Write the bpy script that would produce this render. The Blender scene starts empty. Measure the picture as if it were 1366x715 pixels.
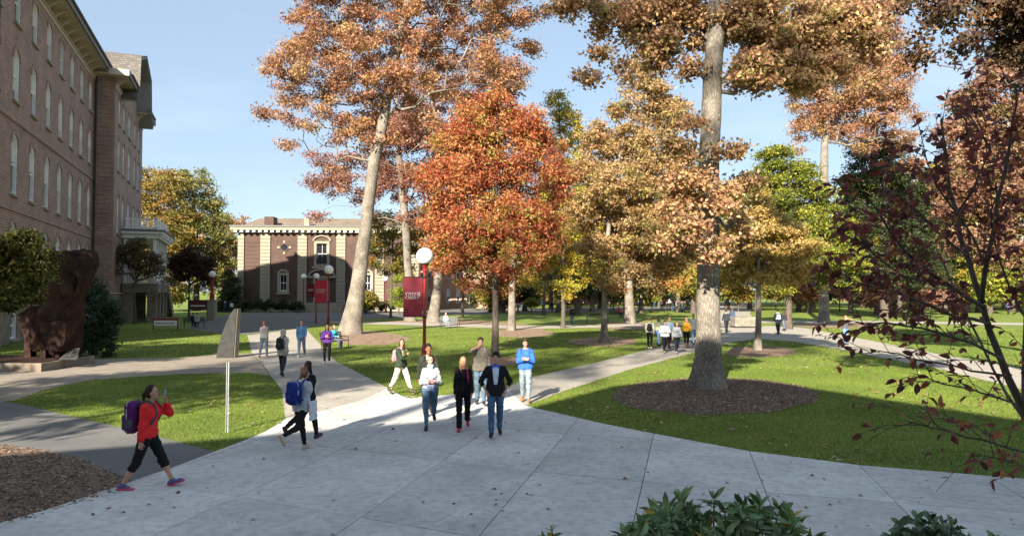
import bpy, bmesh, math, random
import numpy as np
from mathutils import Vector, Matrix, noise
R = math.radians
random.seed(7); rng = np.random.default_rng(7)
scene = bpy.context.scene
C = scene.collection

# ------------------------------------------------------------------ camera, sky, sun, exposure
CAMH, F, PITCH = 3.15, 950.0, math.atan(31.5/950)
cam_d = bpy.data.cameras.new('camera'); cam = bpy.data.objects.new('camera', cam_d); C.objects.link(cam)
cam_d.sensor_width = 36; cam_d.lens = 36*F/1366; cam_d.clip_start = 0.05; cam_d.clip_end = 5000
cam.location = (0, 0, CAMH); cam.rotation_euler = (R(90)+PITCH, 0, 0)
scene.camera = cam
SUN_EL, SUN_AZ = R(28), R(200)            # azimuth clockwise from +Y: behind the camera, a little to the left
world = bpy.data.worlds.new('World'); scene.world = world; world.use_nodes = True
wn, wl = world.node_tree.nodes, world.node_tree.links
sky = wn.new('ShaderNodeTexSky'); sky.sky_type = 'NISHITA'; sky.sun_disc = False
sky.sun_elevation = SUN_EL; sky.sun_rotation = SUN_AZ
sky.air_density = 1.0; sky.dust_density = 0.6; sky.ozone_density = 1.6
bg = wn['Background']; bg.inputs['Strength'].default_value = 0.125
tcw = wn.new('ShaderNodeTexCoord'); mpw = wn.new('ShaderNodeMapping'); mpw.inputs['Scale'].default_value = (1.2, 1.2, 5.0)
ncl = wn.new('ShaderNodeTexNoise'); ncl.inputs['Scale'].default_value = 2.2; ncl.inputs['Detail'].default_value = 7; ncl.inputs['Roughness'].default_value = 0.6
rcl = wn.new('ShaderNodeValToRGB'); rcl.color_ramp.elements[0].position = 0.5; rcl.color_ramp.elements[1].position = 0.85
rcl.color_ramp.elements[1].color = (0.22, 0.22, 0.22, 1)
mxw = wn.new('ShaderNodeMix'); mxw.data_type = 'RGBA'; mxw.inputs['B'].default_value = (3.4, 3.6, 3.8, 1)
wl.new(tcw.outputs['Generated'], mpw.inputs[0]); wl.new(mpw.outputs[0], ncl.inputs['Vector']); wl.new(ncl.outputs['Fac'], rcl.inputs[0])
wl.new(rcl.outputs['Color'], mxw.inputs['Factor']); evn = wn.new('ShaderNodeMix'); evn.data_type = 'RGBA'; evn.inputs['Factor'].default_value = 0.8; evn.inputs['B'].default_value = (1.08, 1.37, 1.68, 1)
wl.new(sky.outputs[0], evn.inputs['A']); wl.new(evn.outputs['Result'], mxw.inputs['A']); wl.new(mxw.outputs['Result'], bg.inputs['Color'])
sun_d = bpy.data.lights.new('sun', 'SUN'); sun = bpy.data.objects.new('sun', sun_d); C.objects.link(sun)
sun_d.energy = 4.8; sun_d.angle = R(0.53); sun_d.color = (1.0, 0.9, 0.75)
SDIR = Vector((math.sin(SUN_AZ)*math.cos(SUN_EL), math.cos(SUN_AZ)*math.cos(SUN_EL), math.sin(SUN_EL)))
sun.rotation_euler = SDIR.to_track_quat('Z', 'Y').to_euler(); sun.location = (-10, -30, 40)
scene.view_settings.view_transform = 'Standard'; scene.view_settings.look = 'None'
scene.view_settings.exposure = 1.68; scene.view_settings.gamma = 1.0
try:
    scene.cycles.max_bounces = 6; scene.cycles.transparent_max_bounces = 6; scene.cycles.use_denoising = True
except Exception: pass

# ------------------------------------------------------------------ helpers
def ray(px, py):
    u, v = (px-683)/F, (357.5-py)/F; c, s = math.cos(PITCH), math.sin(PITCH)
    return u, c-v*s, s+v*c
def G(px, py, h=0.0):                                  # photo pixel -> point on the ground
    u, y, z = ray(px, py); t = (h-CAMH)/z
    return Vector((u*t, y*t, h))
def W(px, py, Y):                                      # photo pixel -> point at distance Y
    u, y, z = ray(px, py); t = Y/y
    return Vector((u*t, Y, CAMH+z*t))
def tag(o, label=None, cat=None, group=None, kind=None):
    if label: o['label'] = label
    if cat: o['category'] = cat
    if group: o['group'] = group
    if kind: o['kind'] = kind
    return o
def empty(name, loc=(0,0,0), rz=0, label=None, cat=None, group=None):
    o = bpy.data.objects.new(name, None); C.objects.link(o); o.location = loc; o.rotation_euler = (0, 0, rz)
    o.empty_display_size = 0.2
    return tag(o, label, cat, group)
def link(name, me, parent=None, loc=None, rot=None, scale=None):
    o = bpy.data.objects.new(name, me); C.objects.link(o)
    if parent is not None: o.parent = parent
    if loc is not None: o.location = loc
    if rot is not None: o.rotation_euler = rot
    if scale is not None: o.scale = scale
    return o
def np_mesh(name, V, Fq, mats, col=None, smooth=False, mi=None):
    """V (n,3), Fq (m,k) of constant k"""
    V = np.asarray(V, dtype=np.float32); Fq = np.asarray(Fq, dtype=np.int32)
    me = bpy.data.meshes.new(name); n, (m, k) = len(V), Fq.shape
    me.vertices.add(n); me.vertices.foreach_set('co', V.ravel())
    me.loops.add(m*k); me.loops.foreach_set('vertex_index', Fq.ravel())
    me.polygons.add(m); me.polygons.foreach_set('loop_start', np.arange(0, m*k, k, dtype=np.int32))
    me.polygons.foreach_set('loop_total', np.full(m, k, dtype=np.int32))
    if mi is not None: me.polygons.foreach_set('material_index', np.asarray(mi, dtype=np.int32))
    if smooth: me.polygons.foreach_set('use_smooth', np.ones(m, dtype=bool))
    if col is not None:
        a = me.color_attributes.new('col', 'FLOAT_COLOR', 'POINT')
        c4 = np.ones((n, 4), dtype=np.float32); c4[:, :3] = col; a.data.foreach_set('color', c4.ravel())
    me.update(calc_edges=True)
    for mt in (mats if isinstance(mats, (list, tuple)) else [mats]): me.materials.append(mt)
    return me
class MB:
    """collects solids, builds ONE mesh"""
    def __init__(s): s.v = []; s.f = []; s.m = []; s.cm = 0
    def raw(s, vs, fs):
        b = len(s.v); s.v += [tuple(p) for p in vs]; s.f += [tuple(b+i for i in f) for f in fs]; s.m += [s.cm]*len(fs); return s
    def box(s, x0, x1, y0, y1, z0, z1, M=None):
        vs = [Vector((x, y, z)) for z in (z0, z1) for x, y in ((x0,y0),(x1,y0),(x1,y1),(x0,y1))]
        if M is not None: vs = [M @ v for v in vs]
        return s.raw(vs, [(3,2,1,0),(4,5,6,7),(0,1,5,4),(1,2,6,5),(2,3,7,6),(3,0,4,7)])
    def prism(s, pts, d):
        """closed polygon (3D points) extruded by vector d"""
        n = len(pts); d = Vector(d); a = [Vector(p) for p in pts]; b = [p+d for p in a]
        return s.raw(a+b, [tuple(range(n))[::-1], tuple(range(n, 2*n))]+[(i, (i+1)%n, n+(i+1)%n, n+i) for i in range(n)])
    def tube(s, pts, rad, seg=8, cap=True):
        pts = [Vector(p) for p in pts]; n = len(pts); rad = rad if isinstance(rad, (list, tuple)) else [rad]*n
        vs = []; up = None
        for i, p in enumerate(pts):
            t = (pts[min(i+1, n-1)]-pts[max(i-1, 0)]).normalized()
            if up is None: up = t.orthogonal().normalized()
            up = (up-t*up.dot(t)).normalized(); w = t.cross(up)
            for k in range(seg):
                a = 2*math.pi*k/seg; vs.append(p+(up*math.cos(a)+w*math.sin(a))*rad[i])
        fs = [(i*seg+k, i*seg+(k+1)%seg, (i+1)*seg+(k+1)%seg, (i+1)*seg+k) for i in range(n-1) for k in range(seg)]
        if cap: fs += [tuple(range(seg))[::-1], tuple(range((n-1)*seg, n*seg))]
        return s.raw(vs, fs)
    def lathe(s, prof, seg=16, c=(0,0,0)):
        vs = [(c[0]+r*math.cos(2*math.pi*k/seg), c[1]+r*math.sin(2*math.pi*k/seg), c[2]+z) for r, z in prof for k in range(seg)]
        n = len(prof)
        fs = [(i*seg+k, i*seg+(k+1)%seg, (i+1)*seg+(k+1)%seg, (i+1)*seg+k) for i in range(n-1) for k in range(seg)]
        fs += [tuple(range(seg))[::-1], tuple(range((n-1)*seg, n*seg))]
        return s.raw(vs, fs)
    def mesh(s, name, mats, smooth=False, bevel=0):
        me = bpy.data.meshes.new(name); me.from_pydata(s.v, [], s.f)
        for mt in (mats if isinstance(mats, (list, tuple)) else [mats]): me.materials.append(mt)
        if any(s.m): me.polygons.foreach_set('material_index', s.m)
        if bevel:
            bm = bmesh.new(); bm.from_mesh(me)
            bmesh.ops.bevel(bm, geom=bm.edges[:], offset=bevel, segments=2, affect='EDGES', profile=0.7); bm.to_mesh(me); bm.free()
        if smooth: me.polygons.foreach_set('use_smooth', [True]*len(me.polygons))
        me.update(); return me
    def build(s, name, mats, parent=None, smooth=False, bevel=0, **k):
        return link(name, s.mesh(name, mats, smooth, bevel), parent, **k)

# ------------------------------------------------------------------ materials
def newmat(name):
    m = bpy.data.materials.new(name); m.use_nodes = True
    return m, m.node_tree.nodes, m.node_tree.links, m.node_tree.nodes['Principled BSDF']
def M(name, c, rough=0.7, amp=0.15, scale=6, bump=0.0, bscale=None, c2=None, metal=0, spec=0.4, dist=0.01, detail=6, stretch=None, thr=None):
    m, n, l, p = newmat(name)
    p.inputs['Roughness'].default_value = rough; p.inputs['Metallic'].default_value = metal; p.inputs['Specular IOR Level'].default_value = spec
    tc = n.new('ShaderNodeTexCoord'); src = tc.outputs['Object']
    if stretch:
        mp = n.new('ShaderNodeMapping'); mp.inputs['Scale'].default_value = stretch; l.new(src, mp.inputs[0]); src = mp.outputs[0]
    t = n.new('ShaderNodeTexNoise'); t.inputs['Scale'].default_value = scale; t.inputs['Detail'].default_value = detail; l.new(src, t.inputs['Vector'])
    r = n.new('ShaderNodeValToRGB'); a, b = thr or (0.3, 0.7); r.color_ramp.elements[0].position = a; r.color_ramp.elements[1].position = b
    if c2 is None:
        ca = [x*(1-amp) for x in c]; cb = [min(1, x*(1+amp)) for x in c]
    else: ca, cb = c, c2
    r.color_ramp.elements[0].color = (*ca, 1); r.color_ramp.elements[1].color = (*cb, 1)
    l.new(t.outputs['Fac'], r.inputs[0]); l.new(r.outputs['Color'], p.inputs['Base Color'])
    if bump:
        t2 = n.new('ShaderNodeTexNoise'); t2.inputs['Scale'].default_value = bscale or scale*6; t2.inputs['Detail'].default_value = 6; l.new(src, t2.inputs['Vector'])
        b = n.new('ShaderNodeBump'); b.inputs['Strength'].default_value = bump; b.inputs['Distance'].default_value = dist
        l.new(t2.outputs['Fac'], b.inputs['Height']); l.new(b.outputs[0], p.inputs['Normal'])
    return m
def ground_mat(name, c1, c2, s1, c3=None, s3=60, m3=0.5, bump=0.5, bs=80, dist=0.01, rough=0.9, thr3=(0.45, 0.65), vary=0):
    """two-scale ground colour: large patches c1-c2, fine speckle towards c3"""
    m, n, l, p = newmat(name); p.inputs['Roughness'].default_value = rough; p.inputs['Specular IOR Level'].default_value = 0.25
    tc = n.new('ShaderNodeTexCoord')
    t = n.new('ShaderNodeTexNoise'); t.inputs['Scale'].default_value = s1; t.inputs['Detail'].default_value = 8; t.inputs['Roughness'].default_value = 0.65; l.new(tc.outputs['Object'], t.inputs['Vector'])
    r = n.new('ShaderNodeValToRGB'); r.color_ramp.elements[0].position = 0.35; r.color_ramp.elements[1].position = 0.65
    r.color_ramp.elements[0].color = (*c1, 1); r.color_ramp.elements[1].color = (*c2, 1); l.new(t.outputs['Fac'], r.inputs[0])
    out = r.outputs['Color']
    t3 = n.new('ShaderNodeTexNoise'); t3.inputs['Scale'].default_value = s3; t3.inputs['Detail'].default_value = 4; l.new(tc.outputs['Object'], t3.inputs['Vector'])
    if c3:
        r3 = n.new('ShaderNodeValToRGB'); r3.color_ramp.elements[0].position = thr3[0]; r3.color_ramp.elements[1].position = thr3[1]
        r3.color_ramp.elements[0].color = (0,0,0,1); r3.color_ramp.elements[1].color = (m3, m3, m3, 1); l.new(t3.outputs['Fac'], r3.inputs[0])
        mx = n.new('ShaderNodeMix'); mx.data_type = 'RGBA'; mx.inputs['B'].default_value = (*c3, 1)
        l.new(r3.outputs['Color'], mx.inputs['Factor']); l.new(out, mx.inputs['A']); out = mx.outputs['Result']
    if vary:                                           # slab to slab tone and broad stains
        oi = n.new('ShaderNodeObjectInfo'); mr = n.new('ShaderNodeMapRange'); mr.inputs['To Min'].default_value = 1-vary*.5; mr.inputs['To Max'].default_value = 1+vary; l.new(oi.outputs['Random'], mr.inputs['Value'])
        st = n.new('ShaderNodeTexNoise'); st.inputs['Scale'].default_value = 0.33; st.inputs['Detail'].default_value = 10; st.inputs['Roughness'].default_value = 0.7; l.new(tc.outputs['Object'], st.inputs['Vector'])
        m2 = n.new('ShaderNodeMapRange'); m2.inputs['From Min'].default_value = .35; m2.inputs['From Max'].default_value = .65; m2.inputs['To Min'].default_value = .84; m2.inputs['To Max'].default_value = 1.14; l.new(st.outputs['Fac'], m2.inputs['Value'])
        mm = n.new('ShaderNodeMath'); mm.operation = 'MULTIPLY'; l.new(mr.outputs[0], mm.inputs[0]); l.new(m2.outputs[0], mm.inputs[1])
        mz = n.new('ShaderNodeMix'); mz.data_type = 'RGBA'; mz.blend_type = 'MULTIPLY'; mz.inputs['Factor'].default_value = 1; l.new(out, mz.inputs['A']); l.new(mm.outputs[0], mz.inputs['B']); out = mz.outputs['Result']
    l.new(out, p.inputs['Base Color'])
    tb = n.new('ShaderNodeTexNoise'); tb.inputs['Scale'].default_value = bs; tb.inputs['Detail'].default_value = 5; l.new(tc.outputs['Object'], tb.inputs['Vector'])
    b = n.new('ShaderNodeBump'); b.inputs['Strength'].default_value = bump; b.inputs['Distance'].default_value = dist
    l.new(tb.outputs['Fac'], b.inputs['Height']); l.new(b.outputs[0], p.inputs['Normal'])
    return m
def brick_mat(name, c1, c2, mortar, vert=True, bw=0.23, bh=0.078, ms=0.012):
    m, n, l, p = newmat(name); p.inputs['Roughness'].default_value = 0.85
    tc = n.new('ShaderNodeTexCoord'); sp = n.new('ShaderNodeSeparateXYZ'); cb = n.new('ShaderNodeCombineXYZ'); l.new(tc.outputs['Object'], sp.inputs[0])
    ad = n.new('ShaderNodeMath'); ad.operation = 'ADD'; l.new(sp.outputs['X'], ad.inputs[0]); l.new(sp.outputs['Y'], ad.inputs[1])
    l.new(ad.outputs[0], cb.inputs['X']); l.new(sp.outputs['Z'], cb.inputs['Y'])
    t = n.new('ShaderNodeTexBrick'); t.inputs['Scale'].default_value = 1; t.inputs['Brick Width'].default_value = bw; t.inputs['Row Height'].default_value = bh
    t.inputs['Mortar Size'].default_value = ms; t.inputs['Color1'].default_value = (*c1, 1); t.inputs['Color2'].default_value = (*c2, 1); t.inputs['Mortar'].default_value = (*mortar, 1)
    l.new(cb.outputs[0], t.inputs['Vector'])
    ns = n.new('ShaderNodeTexNoise'); ns.inputs['Scale'].default_value = 0.7; ns.inputs['Detail'].default_value = 8; l.new(tc.outputs['Object'], ns.inputs['Vector'])
    mr = n.new('ShaderNodeMapRange'); mr.inputs['To Min'].default_value = 0.55; mr.inputs['To Max'].default_value = 1.45; l.new(ns.outputs['Fac'], mr.inputs['Value'])
    mx = n.new('ShaderNodeMix'); mx.data_type = 'RGBA'; mx.blend_type = 'MULTIPLY'; mx.inputs['Factor'].default_value = 1
    l.new(t.outputs['Color'], mx.inputs['A']); l.new(mr.outputs[0], mx.inputs['B']); l.new(mx.outputs['Result'], p.inputs['Base Color'])
    b = n.new('ShaderNodeBump'); b.inputs['Strength'].default_value = 0.5; b.inputs['Distance'].default_value = 0.008
    l.new(t.outputs['Fac'], b.inputs['Height']); b.invert = True; l.new(b.outputs[0], p.inputs['Normal'])
    return m
def leaf_mat(name, trans=0.42, rough=0.55):
    m, n, l, p = newmat(name); p.inputs['Roughness'].default_value = rough; p.inputs['Specular IOR Level'].default_value = 0.3
    a = n.new('ShaderNodeAttribute'); a.attribute_name = 'col'; l.new(a.outputs['Color'], p.inputs['Base Color'])
    tr = n.new('ShaderNodeBsdfTranslucent'); l.new(a.outputs['Color'], tr.inputs['Color'])
    mx = n.new('ShaderNodeMixShader'); mx.inputs[0].default_value = trans
    l.new(p.outputs[0], mx.inputs[1]); l.new(tr.outputs[0], mx.inputs[2]); l.new(mx.outputs[0], n['Material Output'].inputs['Surface'])
    return m
def cloth(name, c, amp=0.18, rough=0.85): return M(name, c, rough, amp, 14, 0.35, 60, dist=0.006, spec=0.2)
LEAF = leaf_mat('leaf'); 
def bark_mat(name, c1, c2, sc=17.0):
    m, n, l, p = newmat(name); p.inputs['Roughness'].default_value = 0.95; p.inputs['Specular IOR Level'].default_value = 0.15
    tc = n.new('ShaderNodeTexCoord'); mp = n.new('ShaderNodeMapping'); mp.inputs['Scale'].default_value = (1, 1, 0.22); l.new(tc.outputs['Object'], mp.inputs[0])
    ns = n.new('ShaderNodeTexNoise'); ns.inputs['Scale'].default_value = 3; ns.inputs['Detail'].default_value = 6; l.new(mp.outputs[0], ns.inputs['Vector'])
    ad = n.new('ShaderNodeMix'); ad.data_type = 'RGBA'; ad.inputs['Factor'].default_value = 0.3; l.new(mp.outputs[0], ad.inputs['A']); l.new(ns.outputs['Color'], ad.inputs['B'])
    v = n.new('ShaderNodeTexVoronoi'); v.feature = 'DISTANCE_TO_EDGE'; v.inputs['Scale'].default_value = sc*1.3; l.new(ad.outputs['Result'], v.inputs['Vector'])
    r = n.new('ShaderNodeValToRGB'); r.color_ramp.elements[0].color = (*[x*.7 for x in c1], 1); r.color_ramp.elements[1].color = (*c2, 1); r.color_ramp.elements[1].position = 0.32
    e = r.color_ramp.elements.new(0.10); e.color = (*c1, 1); l.new(v.outputs['Distance'], r.inputs[0])
    n2 = n.new('ShaderNodeTexNoise'); n2.inputs['Scale'].default_value = 1.3; n2.inputs['Detail'].default_value = 8; l.new(tc.outputs['Object'], n2.inputs['Vector'])
    mr = n.new('ShaderNodeMapRange'); mr.inputs['From Min'].default_value = .3; mr.inputs['From Max'].default_value = .7; mr.inputs['To Min'].default_value = 0.6; mr.inputs['To Max'].default_value = 1.3; l.new(n2.outputs['Fac'], mr.inputs['Value'])
    mx = n.new('ShaderNodeMix'); mx.data_type = 'RGBA'; mx.blend_type = 'MULTIPLY'; mx.inputs['Factor'].default_value = 1; l.new(r.outputs['Color'], mx.inputs['A']); l.new(mr.outputs[0], mx.inputs['B']); l.new(mx.outputs['Result'], p.inputs['Base Color'])
    b = n.new('ShaderNodeBump'); b.inputs['Strength'].default_value = .8; b.inputs['Distance'].default_value = 0.04; l.new(v.outputs['Distance'], b.inputs['Height']); l.new(b.outputs[0], p.inputs['Normal'])
    return m
BARK = bark_mat('bark_grey', (0.2, 0.175, 0.145), (0.33, 0.295, 0.245), 21.0)
BARKD = M('bark_dark', (0.055, 0.045, 0.036), 0.95, 0, 4, 0.9, 10, c2=(0.14, 0.115, 0.09), stretch=(4, 4, 0.6), dist=0.03)
GRASS = ground_mat('grass', (0.08, 0.145, 0.016), (0.17, 0.225, 0.032), 0.3, (0.27, 0.235, 0.08), 14, 0.55, 0.9, 60, 0.03)
CONC = ground_mat('concrete', (0.44, 0.44, 0.42), (0.54, 0.535, 0.505), 0.9, (0.27, 0.265, 0.25), 7, 0.4, 0.25, 90, 0.004, 0.85, vary=0.16)
CONCW = ground_mat('old_concrete', (0.30, 0.275, 0.235), (0.38, 0.35, 0.30), 0.8, (0.22, 0.2, 0.17), 9, 0.5, 0.4, 70, 0.006)
ASPH = ground_mat('asphalt', (0.10, 0.097, 0.092), (0.145, 0.14, 0.132), 0.5, (0.22, 0.21, 0.20), 120, 0.4, 0.4, 150, 0.004)
GRAVEL = ground_mat('fine_gravel', (0.24, 0.205, 0.16), (0.33, 0.285, 0.23), 1.2, (0.13, 0.11, 0.09), 90, 0.7, 0.8, 120, 0.012)
MULCH = ground_mat('bark_mulch', (0.17, 0.12, 0.09), (0.28, 0.2, 0.15), 2.0, (0.36, 0.25, 0.18), 40, 0.6, 1.0, 60, 0.04)
MULCHW = ground_mat('dry_leaf_mulch', (0.19, 0.13, 0.09), (0.29, 0.2, 0.14), 1.5, (0.38, 0.27, 0.19), 25, 0.6, 1.0, 60, 0.04)
JOINT = M('joint_dark', (0.05, 0.048, 0.045), 0.9)
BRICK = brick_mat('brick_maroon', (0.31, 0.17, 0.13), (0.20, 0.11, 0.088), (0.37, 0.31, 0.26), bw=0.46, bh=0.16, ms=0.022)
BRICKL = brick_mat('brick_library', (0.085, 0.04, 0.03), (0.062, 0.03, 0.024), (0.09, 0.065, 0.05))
BRICKR = brick_mat('brick_orange', (0.42, 0.19, 0.12), (0.34, 0.15, 0.1), (0.42, 0.33, 0.27))
STONE = M('pale_stone', (0.28, 0.245, 0.185), 0.85, 0.15, 2.5, 0.3, 20)
SANDST = M('basement_stone', (0.2, 0.165, 0.125), 0.9, 0.3, 1.5, 0.6, 9, dist=0.03)
WHITE = M('white_paint', (0.78, 0.78, 0.74), 0.5, 0.06, 3)
CREAM = M('cream_paint', (0.5, 0.44, 0.33), 0.6, 0.1, 3)
GLASS = M('window_glass', (0.02, 0.024, 0.03), 0.08, 0.3, 0.8, spec=0.9)
GLASSL = M('window_blind', (0.62, 0.62, 0.58), 0.35, 0.1, 1.0, spec=0.6)
SHINGLE = brick_mat('roof_shingle', (0.17, 0.15, 0.13), (0.11, 0.10, 0.09), (0.06, 0.055, 0.05), bw=0.35, bh=0.22, ms=0.02)
ROOFG = M('roof_grey', (0.14, 0.14, 0.135), 0.7, 0.15, 2)
ROOFB = brick_mat('roof_brown', (0.23, 0.17, 0.125), (0.17, 0.13, 0.095), (0.1, 0.08, 0.06), bw=0.4, bh=0.3, ms=0.03)
METAL = M('galvanised', (0.32, 0.34, 0.35), 0.45, 0.15, 8, metal=0.6)
DARKM = M('dark_metal', (0.02, 0.02, 0.022), 0.45, 0.2, 8)
REDM = M('red_lamp_paint', (0.26, 0.018, 0.02), 0.4, 0.12, 5)
BANNER = M('banner_shaded', (0.15, 0.010, 0.022), 0.75, 0.08, 4, 0.2, 12)  # darker copy of the banner cloth, its shade put into the colour
BANNERL = M('banner_bright', (0.45, 0.025, 0.05), 0.75, 0.08, 4, 0.2, 12)
GLOBE = M('milk_glass', (0.86, 0.86, 0.84), 0.15, 0.02, 2, spec=0.6)
RUST = M('rust_bronze', (0.016, 0.009, 0.008), 0.85, 0, 1.8, 0.9, 6, c2=(0.052, 0.029, 0.021), dist=0.05, detail=9, spec=0.1)
DSTONE = M('dark_slab_stone', (0.034, 0.034, 0.032), 0.85, 0.35, 4, 0.6, 14, dist=0.02)
SKIN = M('skin_fair', (0.5, 0.285, 0.2), 0.55, 0.05, 9, spec=0.35)
SKINB = M('skin_brown', (0.23, 0.105, 0.06), 0.5, 0.06, 9, spec=0.35)

# ------------------------------------------------------------------ the ground and paths
def sheet(name, pts, z, mat, edge=True, kind='structure'):
    me = bpy.data.meshes.new(name); bm = bmesh.new()
    f = bm.faces.new([bm.verts.new((p[0], p[1], z)) for p in pts])
    if f.normal.z < 0: f.normal_flip()
    f.normal_update()
    if f.normal.z < 0: f.normal_flip()
    bmesh.ops.triangulate(bm, faces=bm.faces[:]); bm.to_mesh(me); bm.free(); me.materials.append(mat)
    return tag(link(name, me), kind=kind)
def smooth_poly(px, it=1):
    for _ in range(it):
        q = []
        for i in range(len(px)):
            a, b = px[i], px[(i+1) % len(px)]
            q += [(a[0]*.75+b[0]*.25, a[1]*.75+b[1]*.25), (a[0]*.25+b[0]*.75, a[1]*.25+b[1]*.75)]
        px = q
    return px
def wob(pts, a=0.05, step=0.5):                         # subdivide and wobble an outline a little
    out = []
    for i in range(len(pts)):
        p, q = Vector(pts[i][:2]), Vector(pts[(i+1) % len(pts)][:2]); n = max(1, min(60, int((q-p).length/step)))
        for k in range(n):
            v = p.lerp(q, k/n); nz = noise.noise((v.x*1.3, v.y*1.3, 3.1)); out.append((v.x+nz*a, v.y+noise.noise((v.x*1.3, v.y*1.3, 9.7))*a))
    return out
POLYS = []
def area(name, px, z, mat, wobble=0.05, sm=0):
    if sm: px = smooth_poly(px, sm)
    pts = [G(*p) for p in px]
    if wobble: pts = wob(pts, wobble)
    POLYS.append(np.array([(p[0], p[1]) for p in pts]))
    return sheet(name, pts, z, mat)
sheet('ground', [(-900, -60), (900, -60), (900, 2500), (-900, 2500)], 0, GRASS)
area('gravel_path', [(-260,500),(0,487),(118,479),(240,477.5),(288,473),(336,471),(350,486),(361,501),(330,497),(240,499),(120,507),(60,520),(20,534),(0,537),(-260,560)], .006, GRAVEL, 0.12)
area('asphalt_path', [(-260,550),(0,535.5),(20,538),(120,561),(205,581),(286,603),(230,630),(178,643),(137,626),(103,612),(0,595),(-260,600)], .010, ASPH, 0.03)
area('mulch_bed', [(-260,598),(0,594),(60,601),(103,613),(137,627),(178,645),(150,660),(0,702),(-200,760),(-300,720)], .014, MULCH, 0.1)
area('campus_road', [(249,439),(262,428),(300,421),(330,417.5),(456,413.5),(600,412),(760,410.5),(960,408),(960,412.5),(760,416.5),(600,420),(540,423.5),(456,427),(419,435),(376,440.5),(330,446.5),(300,445)], .006, ASPH, 0.03)
area('narrow_path', [(440,428.5),(560,430.5),(700,435),(860,432.5),(930,431),(1000,428),(1140,428),(1366,431),(1500,433),(1500,437),(1366,434),(1140,430.5),(1000,431),(930,434),(860,436),(700,439),(560,434.5),(440,431)], .018, CONCW, 0.03)
area('far_crowd_path', [(930,404),(1010,404),(1000,418),(1012,436),(960,441),(940,425)], .012, CONCW, 0.03)
area('cross_path', [(674,517.5),(708,503.5),(790,485),(864,466.5),(930,449),(985,437),(1040,434),(1075,438),(1150,452),(1260,474),(1366,492),(1560,530),(1560,556),(1366,520),(1250,492),(1130,468),(1060,456),(1010,452),(975,457),(919,472),(840,493),(747,523.5),(699,542)], .010, CONCW, 0.03)
area('walkway', [(330,447.5),(376,441.5),(407,437.5),(447,481.5),(518,518),(484,534),(422,551),(381,560),(376,521),(361,501),(351,486),(336,471)], .014, CONCW, 0.02)
area('leaf_bed', [(430,445),(470,439),(530,445),(555,455),(500,462),(445,458)], .008, MULCHW, 0.5, 2)
area('leaf_bed', [(500,430),(560,425),(620,426),(700,432),(730,438),(640,434),(560,431.5)], .010, MULCHW, 0.6, 1)
area('leaf_bed', [(640,445),(690,436.5),(730,440),(745,447),(690,452)], .010, MULCHW, 0.5, 2)
area('leaf_bed', [(748,456),(800,448.5),(850,452),(845,461),(790,463)], .008, MULCHW, 0.4, 2)
area('leaf_bed', [(770,436),(830,428.5),(870,430),(885,438),(830,440.5)], .010, MULCHW, 0.5, 1)
area('leaf_bed', [(1040,434.5),(1100,428),(1150,430),(1180,436),(1100,438)], .010, MULCHW, 0.5, 1)
area('mulch_ring', [(965,468),(985,462),(1030,461.5),(1062,466),(1060,474),(1010,477),(972,475)], .010, MULCHW, 0.2, 2)
area('mulch_ring', [(622,481),(650,476),(690,477),(702,482),(680,488),(640,488)], .010, MULCHW, 0.2, 2)
ringpx = [(952+135*math.cos(a), 528.5+24.5*math.sin(a)) for a in [2*math.pi*i/28 for i in range(28)]]
area('mulch_ring', ringpx, .010, MULCH, 0.5)

# plaza: a bed sheet with separate concrete slabs cut by measured joint lines
PLAZA = [G(*p) for p in [(-150,745),(0,699),(60,682),(150,652),(230,625),(290,602),(330,587),(355,576),(372,566),(381,560),(422,551),(484,534),(518,518),(523,522),(529,525),(537,530),(548,532),(570,530),(590,528),(640,523),(675,517),(687,529),(699,541),(712,545),(740,551),(800,565),(870,579),(1000,603),(1150,622),(1366,640),(1500,648)]]+[Vector((13, 9, 0)), Vector((13, 3, 0)), Vector((-8, 3, 0))]
POLYS.append(np.array([(p.x, p.y) for p in PLAZA]))
plaza = sheet('plaza', PLAZA, .004, JOINT)
def clip(poly, a, b):                                  # keep the side left of a->b
    out = []; d = Vector((b[0]-a[0], b[1]-a[1])); s = lambda p: d.x*(p[1]-a[1])-d.y*(p[0]-a[0])
    for i in range(len(poly)):
        p, q = poly[i], poly[(i+1) % len(poly)]; sp, sq = s(p), s(q)
        if sp >= 0: out.append(p)
        if (sp >= 0) != (sq >= 0):
            t = sp/(sp-sq); out.append((p[0]+(q[0]-p[0])*t, p[1]+(q[1]-p[1])*t))
    return out
TA = (915-683)/F
Ac = [-60, -11.3, -9.1, -6.88, -4.54, -2.68, -0.74, 1.22, 3.1, 5.1, 7.1, 9.2, 11.2, 60]
CURVE = [(-12,18.1),(-5.42,15.27),(-2.9,14.1),(0.225,12.59),(2.0,11.9),(3.94,11.23),(7.32,10.18),(14,8.5)]
def curve_at(c):                                       # where the joint curve B crosses line x - TA*y = c
    for (x0, y0), (x1, y1) in zip(CURVE, CURVE[1:]):
        s0, s1 = x0-TA*y0-c, x1-TA*y1-c
        if s0 <= 0 <= s1: t = s0/(s0-s1); return (x0+(x1-x0)*t, y0+(y1-y0)*t)
    return (CURVE[0][0], CURVE[0][1]) if c < 0 else (CURVE[-1][0], CURVE[-1][1])
offs = [-11.1, -7.4, -3.72, 0, 3.65, 7.3, 10.9, 40]
g = 0.007
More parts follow.
